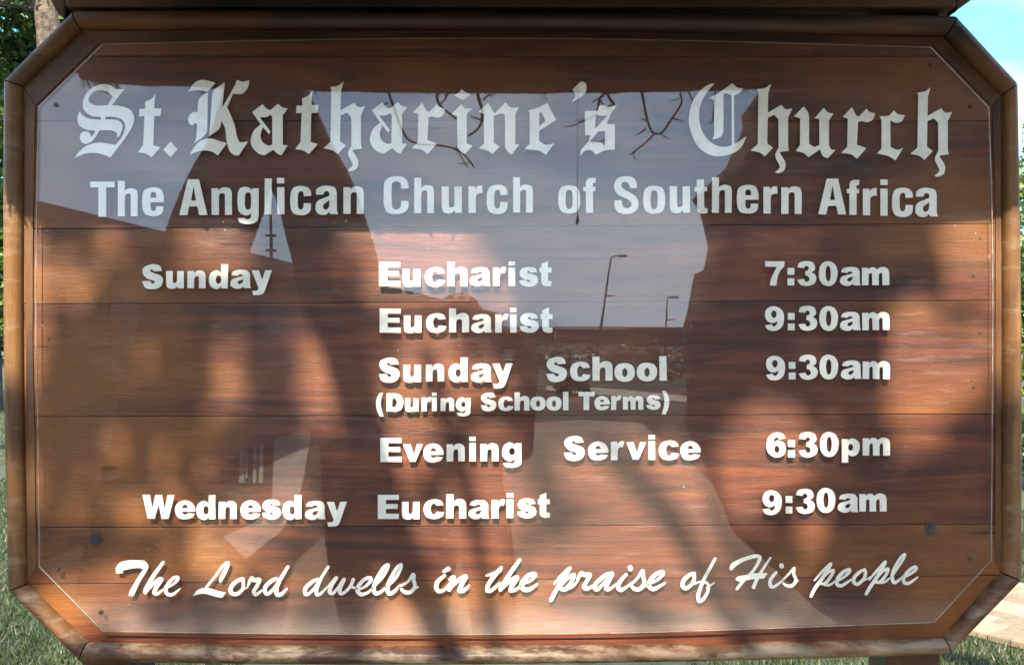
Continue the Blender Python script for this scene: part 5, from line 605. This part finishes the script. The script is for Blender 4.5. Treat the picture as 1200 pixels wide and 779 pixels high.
le=[(1120,-420),(1090,-150),(985,20),(925,92),(858,190),(812,245),(824,282),(815,330),(800,392),(802,470),(845,560),(935,645),(1015,710),(1050,800)]
wd=[180,200,210,225,260,295,310,325,345,345,310,240,190,190]
pts=[RF(a+b/2,y,4.6) for (a,y),b in zip(le,wd)]; rad=[b/2*4.6/F for b in wd]
pts[-1].z=-.1
mb.tube(pts[::-1],rad[::-1],20,wob=.0); mb.build('trunk',M_bark,TB,smooth=True)
# limbs whose shadows cross the board
def S(px,py,y): 
    p=W(px,py,0); t=y/SD[1]; q=np.array(p)+SD*t; return tuple(q)
limbs=[([(270,90),(335,270),(398,400),(432,520),(470,640),(532,775),(600,960)],-2.5,.034,TA),
([(500,420),(540,540),(562,650),(586,780),(600,900)],-2.8,.012,TA),
([(600,420),(740,555),(800,630),(850,720),(930,830)],-3.0,.020,TB),
([(940,160),(990,290),(1024,360),(1028,430),(1018,540)],-3.4,.018,TB),
([(60,440),(110,360),(160,300),(250,180)],-3.9,.016,TA),
([(40,620),(66,560),(90,470),(105,380)],-3.4,.012,TA),
([(960,700),(985,600),(1040,560),(1120,530),(1230,500)],-3.6,.013,TB),
([(280,560),(300,470),(312,380),(330,300)],-4.2,.013,TA),
([(880,700),(840,600),(835,520),(850,430),(900,300)],-3.5,.012,TB)]
for pl,y,r,par in limbs:
    P_=[S(a,b,y+.15*math.sin(i)) for i,(a,b) in enumerate(pl)]
    q=smoothpath(P_,5); mb=MB(); mb.tube(q,[r*(1.15-.5*i/len(q)) for i in range(len(q))],8,wob=.1); mb.build('branch',M_bark,par,smooth=True)
# main limbs carrying the crown
for a,b,c,r,par in (((-1.9,-3.5,3.6),(-1.8,-3.7,5.2),(-1.0,-4.1,6.4),.08,TA),((-2.3,-3.6,4.0),(-2.8,-4.0,5.0),(-3.2,-4.4,6.2),.08,TA),((1.7,-3.1,3.9),(1.6,-3.5,5.4),(.8,-4.0,6.6),.10,TB),((1.9,-3.1,4.2),(2.5,-3.6,5.2),(3.0,-4.2,6.4),.11,TB)):
    mb=MB(); q=smoothpath([a,b,c],6); mb.tube(q,[r*(1-.6*i/len(q)) for i in range(len(q))],10,wob=.1); mb.build('branch',M_bark,par,smooth=True)
# bare twigs mirrored under the eave
tw=[([(506,-60),(508,60),(511,104),(514,121),(524,131),(535,140)],.007,TA),([(528,-60),(527,80),(526,106),(520,118),(514,124)],.005,TA),
([(556,-60),(556,60),(559,106),(565,130),(563,146),(556,155),(549,159)],.008,TA),([(566,118),(572,112),(580,112)],.004,TA),
([(440,60),(470,150),(488,168),(511,170),(535,175),(549,187),(556,197)],.0055,TA),([(535,175),(548,196)],.003,TA),
([(709,-60),(711,60),(710,104),(703,116),(700,130)],.008,TB),([(710,108),(704,114),(694,120)],.005,TB),([(710,106),(716,118),(720,122),(713,124)],.006,TB),
([(700,134),(684,142),(672,147),(662,149)],.004,TB),([(676,140),(684,143),(680,136)],.003,TB),([(690,165),(702,167),(712,160)],.004,TB),
([(750,-60),(752,80),(752,104),(756,128),(760,146),(766,156),(776,155),(786,141),(795,128),(799,119),(797,104),(800,60),(805,-60)],.006,TB),
([(756,132),(750,128)],.003,TB),([(758,142),(750,138)],.003,TB),([(767,157),(758,166),(748,174),(738,182)],.004,TB),
([(800,100),(808,110),(812,118),(818,122)],.004,TB),([(836,-60),(840,60),(836,135),(830,145)],.004,TB)]
for pl,r,par in tw:
    q=smoothpath([rp(a,b,4.7) for a,b in pl],4); mb=MB(); mb.tube(q,[r*1.1*(1.1-.6*i/len(q)) for i in range(len(q))],6); mb.build('twig',M_twig,par)
for k,(px,py,dx,dy,par) in enumerate(((508,92,-14,10,TA),(533,176,10,-12,TA),(563,140,-12,-4,TA),(553,190,-16,2,TA),(704,118,14,14,TB),(711,96,-10,16,TB),(757,150,-13,10,TB),(772,156,12,8,TB),(788,139,14,3,TB),(799,112,-12,6,TB),(743,178,4,12,TB),(812,118,9,9,TB),(598,80,6,26,TB),(655,84,-4,22,TB),(420,86,6,22,TA),(455,120,-12,10,TA))):
    q=smoothpath([rp(px,py,4.7),rp(px+dx*.5+random.gauss(0,2),py+dy*.5,4.7),rp(px+dx,py+dy+random.gauss(0,2),4.68)],3); mb=MB(); mb.tube(q,[.0042*(1-.6*i/len(q)) for i in range(len(q))],5); mb.build('twig',M_twig,par)
# crowns
def crown(n,xr,yr,zr,seed):
    cs=[]
    rr=random.Random(seed)
    for i in range(150): cs.append(((rr.uniform(*xr),rr.uniform(*yr),rr.uniform(*zr)),rr.uniform(.25,.6)))
    return clumps(n,cs,.05)
Pd=np.column_stack([rng.uniform(-1.4,.9,22000),rng.uniform(-4.3,-3.2,22000),np.zeros(22000)])
Pd[:,2]=rng.uniform(.95,1.75,22000)+ .84*(-Pd[:,1])
Pa=np.vstack([crown(15000,(-4.5,-.2),(-6.5,-2.8),(4.6,7.5),1),Pd[Pd[:,0]<-.2]])
Pb=np.vstack([crown(15000,(-.2,5),(-6.5,-2.8),(4.6,7.5),2),Pd[Pd[:,0]>=-.2]])
leafmesh('crown',crownfilter(Pa),.052,M_leafA,TA); leafmesh('crown',crownfilter(Pb),.052,M_leafA,TB)
# ---------------------------------------------------------------- building and things mirrored in the pane
LB=empty('long_building',(-6,-12,0),'long low building running away at the left, mirrored in the pane','building')
A=RF(45,389.5,8);Bp=RF(590,389.5,58); dirv=(Bp-A).normalized(); nrm=Vector((dirv.y,-dirv.x,0)); 
if nrm.x>0: nrm=-nrm
HB=EYE+145*8/1200
def quadbox(name,a,b,depth,z0,z1,mat_,par,off=0.0):
    a=Vector((a.x,a.y,0))-nrm*off; b=Vector((b.x,b.y,0))-nrm*off
    P4=[a,b,b+nrm*depth,a+nrm*depth]; V=[(p.x,p.y,z) for z in (z0,z1) for p in P4]
    Fc=[(0,1,2,3),(4,5,6,7),(0,1,5,4),(1,2,6,5),(2,3,7,6),(3,0,4,7)]
    o=mesh(name,V,Fc,mat_,par); bm=bmesh.new(); bm.from_mesh(o.data); bmesh.ops.recalc_face_normals(bm,faces=bm.faces); bm.to_mesh(o.data); bm.free(); return o
A0=A-dirv*5
quadbox('wall',A0,Bp,5,0,HB-.18,M_plaster,LB)
quadbox('roof',A0,Bp,5.4,HB-.178,HB,M_roof,LB,.25)
Ltot=(Bp-A0).length
for i in range(12):
    a=A0+dirv*(2+i*4.2); wn=quadbox('window',a,a+dirv*1.5,.05,.95,1.95,M_winglass,LB,.02); quadbox('sill',a-dirv*.06,a+dirv*1.56,.06,.87,.945,M_roof,wn,.04)
# pale concrete by the drive, plus narrow pale bars that paint sun gaps in a railing's shadow
M_conc=simple('pale_concrete_and_sun_bar',(.46,.42,.36),(.58,.54,.47),6,.85,.2,.004)
def pave(pp,lab,z=.012): return flat('pavement_and_sun_bar',[RG(*p,z) for p in pp],z,M_conc,label=lab)
pave([(322,508),(365,503),(356,560),(348,590),(330,622),(288,655),(262,628),(298,612),(318,592)],'pale concrete strip bending beside the long building')
for k,(xa,xb,ya,yb) in enumerate(((281,287,517,566),(288,291,530,560),(297,301,517,566),(304,309,516,566))): pave([(xa,ya),(xb,ya),(xb-1,yb),(xa-1,yb)],'narrow pale bar painted as a gap of sunlight beside the long building')
pave([(588,421),(640,417),(702,414),(700,417.5),(640,421),(590,427)],'pale far strip of road in the middle distance')
pave([(640,452),(700,454),(790,462),(850,470),(850,476),(780,469),(700,462),(640,457)],'pale strip crossing the verge behind the photographer')
pave([(545,398.5),(650,396),(650,397.5),(545,400.5)],'far bright strip of road on the horizon'); pave([(560,402),(648,399.5),(648,400.6),(560,403.6)],'second far bright strip of road')
# brick building on the far right
RB=empty('brick_building',(6,-7,0),'brown brick building with a gutter at the right, mirrored behind the tree','building')
x0=RF(912,0,9.0).x
box('wall',x0,x0+7,-7.4,-5.73,0,4.6,M_brick,RB); box('roof',x0-.3,x0+7.3,-7.7,-5.43,4.602,4.9,M_roof,RB)
wn=box('window',x0+1.2,x0+2.4,-5.729,-5.70,1.2,2.4,M_winglass,RB); box('sill',x0+1.1,x0+2.5,-5.74,-5.62,1.1,1.197,M_pale,wn)
# shrubs in front of it
for i,(px,dv,r) in enumerate(((1075,6.6,.7),(1180,6.3,.9),(1330,6.2,.95))):
    c=RF(px,389.5,dv); sh=empty('shrub',(c.x,c.y,0),['dark leafy shrub between the stout trunk and the brick building','dark leafy shrub in the middle before the brick wall','dark leafy shrub farthest from the stout trunk by the brick wall'][i],'shrub',None)
    mb=MB()
    for k in range(5): mb.tube([(c.x+random.uniform(-.1,.1),c.y,0),(c.x+random.uniform(-.4,.4),c.y+random.uniform(-.3,.3),1.5),(c.x+random.uniform(-.6,.6),c.y,2.4)],[.03,.02,.01],6)
    mb.build('stem',M_bark,sh)
    cs=[((c.x+random.uniform(-r,r)*.8,c.y+random.uniform(-.4,.4),random.uniform(.4,2.6)),random.uniform(.3,.55)) for k in range(16)]
    leafmesh('foliage',clumps(3500,cs,.05),.11,M_leafD,sh)
# lamp posts and mast
def lamp(px,ptop,pxt,dv,lab,arm):
    a=RF(px,389.5,dv); a.z=0; t=RF(pxt,ptop,dv); o=empty('street_lamp',tuple(a),lab,'street lamp')
    mb=MB(); mb.tube([a,a.lerp(t,.5),t],[.085,.065,.045],8); mb.build('pole',M_lamp,o)
    e=t+Vector((arm*dv/F,0,.12)); mb=MB(); mb.tube([t,t.lerp(e,.5)+Vector((0,0,.05)),e],.04,6); mb.build('arm',M_lamp,o)
    V,Fc=boxv(e.x-.05,e.x+.45*(1 if arm>0 else -1),e.y-.12,e.y+.12,e.z-.09,e.z+.05); mesh('lamp_head',V,Fc,M_lamp,o)
    mid=a.lerp(t,.62); mb=MB(); mb.tube([mid,mid+Vector((.6,0,.03))],.05,6); mb.build('bracket',M_lamp,o)
lamp(699,302,716,60,'tall leaning street lamp with one arm, mirrored in the middle of the pane',10)
lamp(779,350,782,70,'thin upright street lamp, the smaller one mirrored right of the middle',5)
a=RF(320,389.5,45); a.z=0; t=RF(317,235,45); o=empty('radio_mast',tuple(a),'slender mast rising above the long low building between the two stems','mast')
mb=MB(); mb.tube([a,t],[.13,.05],6); mb.build('pole',M_lamp,o)
for k in range(2):
    q=a.lerp(t,.70+.09*k); mb=MB(); mb.tube([q-Vector((.22,0,0)),q+Vector((.22,0,0))],.07,6); mb.build('antenna',M_lamp,o)
BL_=['small bush just right of the foot of the photographer\'s shoulder line','low bush left of the leaning lamp post base, mirrored under the word School','bush right at the foot of the leaning street lamp','bush midway between the two street lamps','bush in front of the thin upright street lamp','low bush nearest the stout trunk','taller far bush left of the leaning street lamp','tall far bush directly behind the leaning street lamp','tall far bush left of the thin upright street lamp','far bush by the edge of the stout trunk near the horizon','lowest wide bush at the left of the rough ground','tiny bush closest to the top edge of the sandy drive']
for k,(px,py,hh) in enumerate(((618,428,.9),(655,437,1.1),(690,424,1.3),(735,432,1.2),(775,440,1.2),(812,452,1.0),(640,412,1.5),(705,409,1.8),(760,412,1.9),(800,418,1.6),(600,446,.8),(668,462,.5))):
    b_=RG(px,py); o=empty('bush',tuple(b_),BL_[k],'bush','far scrubby bushes')
    mb=MB(); mb.tube([b_,b_+Vector((.05,0,hh*.6))],[.05,.02],5); mb.build('stem',M_bark,o)
    cs=[((b_.x+random.gauss(0,hh*.55),b_.y+random.gauss(0,hh*.4),hh*random.uniform(.25,.6)),hh*random.uniform(.25,.42)) for _ in range(8)]
    leafmesh('foliage',clumps(500,cs,.03),.16,M_leafD,o)
# distant low buildings and hills behind the photographer
for i,(p0_,p1_,top,dv,lab) in enumerate(((560,650,383,120,'far pale-roofed shed left of the leaning street lamp'),(655,735,386,140,'far flat building just right of the leaning street lamp base'),(745,840,384,110,'far low building near the thin street lamp'))):
    a=RF(p0_,389.5,dv);b=RF(p1_,389.5,dv);z=RF(0,top,dv).z; o=empty('shed',(a.x,a.y,0),lab,'building')
    box('wall',a.x,b.x,a.y-8,a.y,0,z-.3,M_plaster,o); box('roof',a.x-.5,b.x+.5,a.y-8.5,a.y+.5,z-.298,z,[M_pale,M_roof,M_roof][i],o)
def hills(name,yc,x0,x1,hmax,seed,lab):
    V=[];Fc=[];n=80
    for i in range(n+1):
        x=x0+(x1-x0)*i/n; h=hmax*(.55+.45*noise.noise(Vector((i*.13+seed,0,0))))*(1-.15*abs(2*i/n-1))
        h+=hmax*.06*noise.noise(Vector((i*.7,seed,0)))
        s=1 if yc>0 else -1
        V+=[(x,yc-s*260,-3),(x,yc-s*100,h*.6),(x,yc,h),(x,yc+s*150,h*.5),(x,yc+s*300,-3)]
    for i in range(n):
        for j in range(4): q=i*5+j; Fc.append((q,q+1,q+6,q+5))
    o=mesh(name,V,Fc,M_hill,None,True); setp(o,lab,None,None,'structure')
hills('hills',-900,-1500,1500,11,3.1,'low grey hills on the horizon behind the photographer')
hills('hills',1400,-2000,2000,14,9.1,'low hills far behind the notice board')
# ---------------------------------------------------------------- the photographer
def person():
    P=Vector((-.175,-1.90,0)); 
    me=bpy.data.meshes.new('body'); 
    J={}; V=[];E=[];Rd=[]
    def j(n,x,y,z,r,par=None):
        J[n]=len(V); V.append((P.x+x,P.y+y,z)); Rd.append(r)
        if par: E.append((J[par],J[n]))
    j('pel',0,0,.93,(.165,.12)); j('wa',0,.01,1.07,(.145,.11),'pel'); j('ch',0,.0,1.24,(.18,.125),'wa'); j('up',0,-.01,1.36,(.17,.105),'ch')
    j('nk',0,.0,1.445,(.06,.06),'up'); j('hd0',0,.015,1.50,(.062,.065),'nk')
    for s,n in ((-1,'l'),(1,'r')):
        j('hip'+n,s*.09,0,.86,(.098,.105),'pel'); j('th'+n,s*.11,.01,.66,(.085,.09),'hip'+n); j('kn'+n,s*.12,.02,.47,(.062,.065),'th'+n)
        j('ca'+n,s*.13,-.01,.32,(.057,.062),'kn'+n); j('an'+n,s*.135,-.02,.09,(.042,.045),'ca'+n); j('fo'+n,s*.14,.06,.045,(.047,.04),'an'+n); j('to'+n,s*.15,.15,.035,(.045,.03),'fo'+n)
        j('sh'+n,s*.185,-.01,1.36,(.062,.06),'up')
        hx=.175-P.x*0+ (s*.055); 
        ex=-.25 if s<0 else .20; j('el'+n,ex,.13,1.17,(.045,.045),'sh'+n)
        j('fa'+n,(ex+hx)/2,.215,1.34,(.036,.036),'el'+n); j('wr'+n,hx,.285,1.505,(.026,.030),'fa'+n); j('pa'+n,hx-s*.005,.315,1.55,(.034,.020),'wr'+n)
    me.from_pydata(V,E,[]); o=bpy.data.objects.new('b',me); COL.objects.link(o)
    sk=o.modifiers.new('s','SKIN'); sk.use_smooth_shade=True
    for i,v in enumerate(me.skin_vertices[0].data): v.radius=Rd[i]; v.use_root=(i==0)
    ss=o.modifiers.new('u','SUBSURF'); ss.levels=2
    bpy.context.view_layer.update(); m1=bpy.data.meshes.new_from_object(o.evaluated_get(bpy.context.evaluated_depsgraph_get())); bpy.data.objects.remove(o)
    bm=bmesh.new(); bm.from_mesh(m1)
    # head with nose, ears, chin
    hc=P+Vector((0,.03,1.60))
    def ell(c,r,seg=20):
        bmesh.ops.create_uvsphere(bm,u_segments=seg,v_segments=seg//2+2,radius=1,matrix=Matrix.Translation(c)@Matrix.Diagonal((*r,1)))
    ell(hc,(.075,.095,.105)); ell(hc+Vector((0,.03,-.06)),(.052,.06,.055)); ell(hc+Vector((0,.10,-.015)),(.013,.02,.026),10)
    for s in (-1,1): ell(hc+Vector((s*.077,-.005,-.01)),(.012,.022,.032),10)
    ell(hc+Vector((0,.088,-.055)),(.024,.012,.008),10); ell(hc+Vector((0,.075,.02)),(.055,.02,.012),10)
    # fingers round the camera
    for s in (-1,1):
        base=P+Vector((.175+s*.05,.315,1.55))
        for k in range(4):
            z=1.535+.017*k; ln=(.032,.038,.036,.028)[k]
            pts=[base+Vector((0,.005,z-1.55)),Vector((P.x+.175+s*.062,P.y+.345,z)),Vector((P.x+.175+s*(.062-ln*.5),P.y+.372,z+.002)),Vector((P.x+.175+s*(.062-ln),P.y+.374,z+.002))]
            m=MB(); m.tube(smoothpath([tuple(q) for q in pts],3),[.0095,.0095,.009,.009,.0088,.0085,.0082,.008,.0078,.0065],8)
            n0=[bm.verts.new(v) for v in m.V]; [bm.faces.new([n0[i] for i in f]) for f in m.F]
        m=MB(); m.tube(smoothpath([tuple(base+Vector((0,-.012,-.02))),(P.x+.175+s*.045,P.y+.305,1.522),(P.x+.175+s*.022,P.y+.308,1.527)],4),[.012,.0115,.011,.0105,.010,.0098,.0095,.009,.008],8)
        n0=[bm.verts.new(v) for v in m.V]; [bm.faces.new([n0[i] for i in f]) for f in m.F]
    me2=bpy.data.meshes.new('body'); bm.to_mesh(me2); bm.free()
    o=bpy.data.objects.new('b',me2); COL.objects.link(o); rm=o.modifiers.new('r','REMESH'); rm.mode='VOXEL'; rm.voxel_size=.006; rm.use_smooth_shade=True
    sm=o.modifiers.new('sm','SMOOTH'); sm.factor=.5; sm.iterations=2
    bpy.context.view_layer.update(); m3=bpy.data.meshes.new_from_object(o.evaluated_get(bpy.context.evaluated_depsgraph_get())); bpy.data.objects.remove(o); m3.name='body'
    skin=simple('skin',(.36,.20,.13),(.42,.25,.17),20,.55,0); top=simple('shirt_cloth',(.10,.055,.04),(.13,.07,.05),60,.9,.4,.002); tr=simple('trouser_cloth',(.045,.03,.027),(.07,.045,.04),60,.9,.4,.002); shoe=simple('shoe_leather',(.02,.015,.012),(.04,.03,.02),30,.5,.2,.002)
    for m in (skin,top,tr,shoe): m3.materials.append(m)
    mi=[]
    for f in m3.polygons:
        c=f.center; 
        if c.z<.085: k=3
        elif c.z<.95: k=2
        elif c.y-P.y>.24: k=0
        elif c.z>1.43 : k=0
        else: k=1
        mi.append(k)
    m3.polygons.foreach_set('material_index',mi); m3.polygons.foreach_set('use_smooth',[True]*len(mi))
    o=empty('person',tuple(P),'person in dark trousers and brown shirt raising a small camera towards the board','person')
    b=link('body',m3,o)
    bm=bmesh.new(); bmesh.ops.create_uvsphere(bm,u_segments=32,v_segments=20,radius=1,matrix=Matrix.Translation(hc+Vector((0,-.018,.02)))@Matrix.Diagonal((.086,.098,.103,1)))
    bmesh.ops.delete(bm,geom=[v for v in bm.verts if v.co.y>hc.y+.05 and v.co.z<hc.z+.05 or v.co.z<hc.z-.09],context='VERTS')
    for v in bm.verts: v.co+=Vector((noise.noise(v.co*40)*.006,)*3)
    mh=bpy.data.meshes.new('hair'); bm.to_mesh(mh); bm.free(); hm=simple('hair_brown',(.03,.02,.014),(.06,.04,.028),50,.6,.5,.003); h=link('hair',mh,o,[hm])
    mb=MB()
    for s in (-1,1): mb.tube([hc+Vector((s*.03,.083,.0)),hc+Vector((s*.03,.095,.0))],[.012,.007],10)
    mb.build('eye',simple('eye_dark',(.02,.015,.012),(.05,.04,.03),5,.2,0),o)
    cx,cy,cz=P.x+.175,P.y+.335,1.564
    k=empty('compact_camera',(cx,cy,cz),'small dark compact camera held up in both hands by the photographer','camera')
    k.location.z*=.945; cm=simple('camera_body',(.03,.03,.032),(.05,.05,.052),40,.4,0)
    box('body',cx-.048,cx+.048,cy-.012,cy+.012,cz-.03,cz+.03,cm,k,bevel=.004)
    mb=MB(); mb.tube([(cx,cy+.0122,cz),(cx,cy+.026,cz),(cx,cy+.0262,cz)],[.021,.019,.012],20); mb.build('lens',M_winglass,k)
    for t in (o,k):
        for ch in t.children:
            ch.data.transform(Matrix.Diagonal((1,1,.945,1)))
person()
# ---------------------------------------------------------------- behind the board
# path of clay pavers, right
dv_=Vector((.58,-.81,0)).normalized(); nv=Vector((.81,.58,0)).normalized(); o0=Vector((2.26,3.54,0))
PB=[o0-dv_*6,o0+dv_*3.6,o0+dv_*3.6+nv*1.17,o0-dv_*6+nv*1.17]
PATH=flat('path',[(p.x,p.y) for p in PB],.006,M_sand,label='path of cream clay pavers crossing the lawn at the lower right behind the board')
pm={}
def paver(w_,l_):
    if (w_,l_) not in pm:
        me=bpy.data.meshes.new('paver'); V,Fc=boxv(0,w_,0,l_,0,.03); me.from_pydata(V,[],Fc); bm=bmesh.new(); bm.from_mesh(me); bmesh.ops.recalc_face_normals(bm,faces=bm.faces)
        bmesh.ops.bevel(bm,geom=[e for e in bm.edges if min(v.co.z for v in e.verts)>.02],offset=.004,segments=1,affect='EDGES'); bm.to_mesh(me); bm.free(); me.materials.append(M_paver); pm[(w_,l_)]=me
    return pm[(w_,l_)]
ang=math.atan2(dv_.y,dv_.x)
def putp(u,v,w_,l_):
    p=o0+dv_*u+nv*v; o=bpy.data.objects.new('paver',paver(w_,l_)); COL.objects.link(o); o.location=(p.x,p.y,.008+random.uniform(-.002,.003)); o.rotation_euler=(0,0,ang+random.uniform(-.006,.006))
    o.parent=PATH; return o
nvp=1
for i in range(32): putp(-2.1+i*.115,0.002,.107,.21)
for r_ in range(8):
    v=.222+r_*.115
    for i in range(16): putp(-2.1+(.11 if r_%2 else 0)+i*.23,v,.222,.107)
# grass blades behind the board
def blades(name,pts,h,lab):
    n=len(pts); P=np.column_stack([pts,np.zeros(n)]); a=rng.uniform(0,2*np.pi,n); wv=np.column_stack([np.cos(a),np.sin(a),np.zeros(n)])*.0045
    hh=h*rng.uniform(.5,1.3,n); tip=np.column_stack([rng.normal(0,.4,n)*hh,rng.normal(0,.4,n)*hh,hh])
    V=np.stack([P-wv,P+wv,P+tip],1).reshape(-1,3); me=bpy.data.meshes.new(name); me.vertices.add(3*n); me.vertices.foreach_set('co',V.ravel())
    me.loops.add(3*n); me.loops.foreach_set('vertex_index',np.arange(3*n,dtype=np.int32)); me.polygons.add(n)
    me.polygons.foreach_set('loop_start',np.arange(0,3*n,3,dtype=np.int32)); me.polygons.foreach_set('loop_total',np.full(n,3,np.int32)); me.update(); me.validate()
    o=link(name,me,None,[M_blade]); setp(o,lab,None,None,'stuff'); return o
pts=np.vstack([np.column_stack([rng.uniform(-5.2,-1.2,95000),2.2+rng.random(95000)**1.3*8]),np.column_stack([rng.uniform(.8,5.5,75000),2.6+rng.random(75000)*4.5])])
rel=pts-np.array([o0.x,o0.y]); vv=rel@np.array([nv.x,nv.y]); pts=pts[(vv<-.012)|(vv>1.19)]
blades('grass',pts,.038,'short green lawn grass dappled with shade behind the board')
pts=np.column_stack([rng.uniform(-14,-4,30000),10+rng.random(30000)*14]); blades('grass',pts,.09,'rougher grass farther off to the left behind the board')
# trees and hedge behind
def btree(name,base,pts,rad,cs,n,size,lm,bark,lab,cat='tree',group=None):
    o=empty(name,base,lab,cat,group); mb=MB(); q=smoothpath(pts,4); mb.tube(q,[rad*(1-.6*i/len(q)) for i in range(len(q))],12,wob=.2)
    mb.build('trunk',bark,o,True)
    mb=MB()
    for c,r in cs[:14]:
        s=Vector(q[int(len(q)*.6)]); m_=s.lerp(Vector(c),.5)+Vector((0,0,.15)); mb.tube(smoothpath([tuple(s),tuple(m_),tuple(c)],4),[rad*.35*(1-.75*k/9) for k in range(9)],6)
    mb.build('limb',bark,o,True); leafmesh('crown',clumps(n,cs,.05),size,lm,o); return o
def cl(c,sx,sy,sz,k,r0,r1): return [((c[0]+random.gauss(0,sx),c[1]+random.gauss(0,sy),c[2]+random.gauss(0,sz)),random.uniform(r0,r1)) for _ in range(k)]
def D(px,py,dv): return Vector(((px-600)/F*dv,CAMY+dv,EYE-(py-389.5)/F*dv))
c=D(54,10,10)
btree('pale_barked_tree',(c.x+.3,c.y,0),[(c.x+.45,c.y,-.1),(c.x+.35,c.y,1.8),(c.x+.1,c.y,c.z-1),(c.x,c.y,c.z),(c.x-.25,c.y,c.z+1.5),(c.x-.1,c.y,c.z+3)],.17,
 cl(D(40,-60,10.5),1.1,.8,.9,26,.3,.6)+cl(D(10,20,11),.25,.4,.12,5,.12,.28)+cl(D(70,10,10.6),.3,.3,.3,4,.15,.3)+cl(D(28,60,11.2),.22,.3,.25,9,.16,.30)+cl(D(5,90,11.4),.15,.3,.2,6,.18,.3),16000,.11,M_leafA,M_bark2,'tall tree with mottled pale bark behind the upper left corner of the board')
c=D(-20,300,13)
btree('leafy_tree',(c.x,c.y,0),[(c.x,c.y,-.1),(c.x,c.y,2),(c.x-.2,c.y,4)],.15,cl(D(-8,130,13),.5,.5,.35,14,.25,.5)+cl(D(-15,270,13),.5,.4,.8,26,.3,.6),13000,.12,M_leafB,M_bark,'bright green bushy tree just left of the board')
c=D(-10,400,19)
btree('dark_tree',(c.x,c.y,0),[(c.x,c.y,-.1),(c.x,c.y,2.5),(c.x,c.y,5)],.2,cl((c.x,c.y,2.0),1.6,.8,.9,36,.4,.8),9000,.16,M_leafD,M_bark,'dark shaded tree farther back at the left edge')
c=D(1215,300,9.5)
btree('green_shrub',(c.x+.2,c.y,0),[(c.x+.2,c.y,-.1),(c.x+.2,c.y,1.2),(c.x+.3,c.y,2.6)],.07,[((c.x+.35+random.uniform(-.35,.9),c.y+random.uniform(-.5,.5),z),.38) for z in np.linspace(.35,3.15,24)],12000,.10,M_leafB,M_bark,'bright lime green shrub beyond the right edge of the board','shrub')
c=D(1300,300,16)
btree('leafy_tree',(c.x,c.y,0),[(c.x,c.y,-.1),(c.x,c.y,2),(c.x+.2,c.y,4.3)],.16,cl((c.x,c.y,3.0),1.2,.8,.8,30,.4,.7),9000,.13,M_leafA,M_bark,'mid green tree far behind at the right of the board')

cs=[((x,44+random.gauss(0,2),random.uniform(1.0,3.8)),random.uniform(1.0,1.9)) for x in np.linspace(-48,48,120)]
o=leafmesh('far_trees',clumps(26000,cs,.2),.55,M_leafD); setp(o,'distant belt of dark trees far behind the notice board',None,None,'stuff')
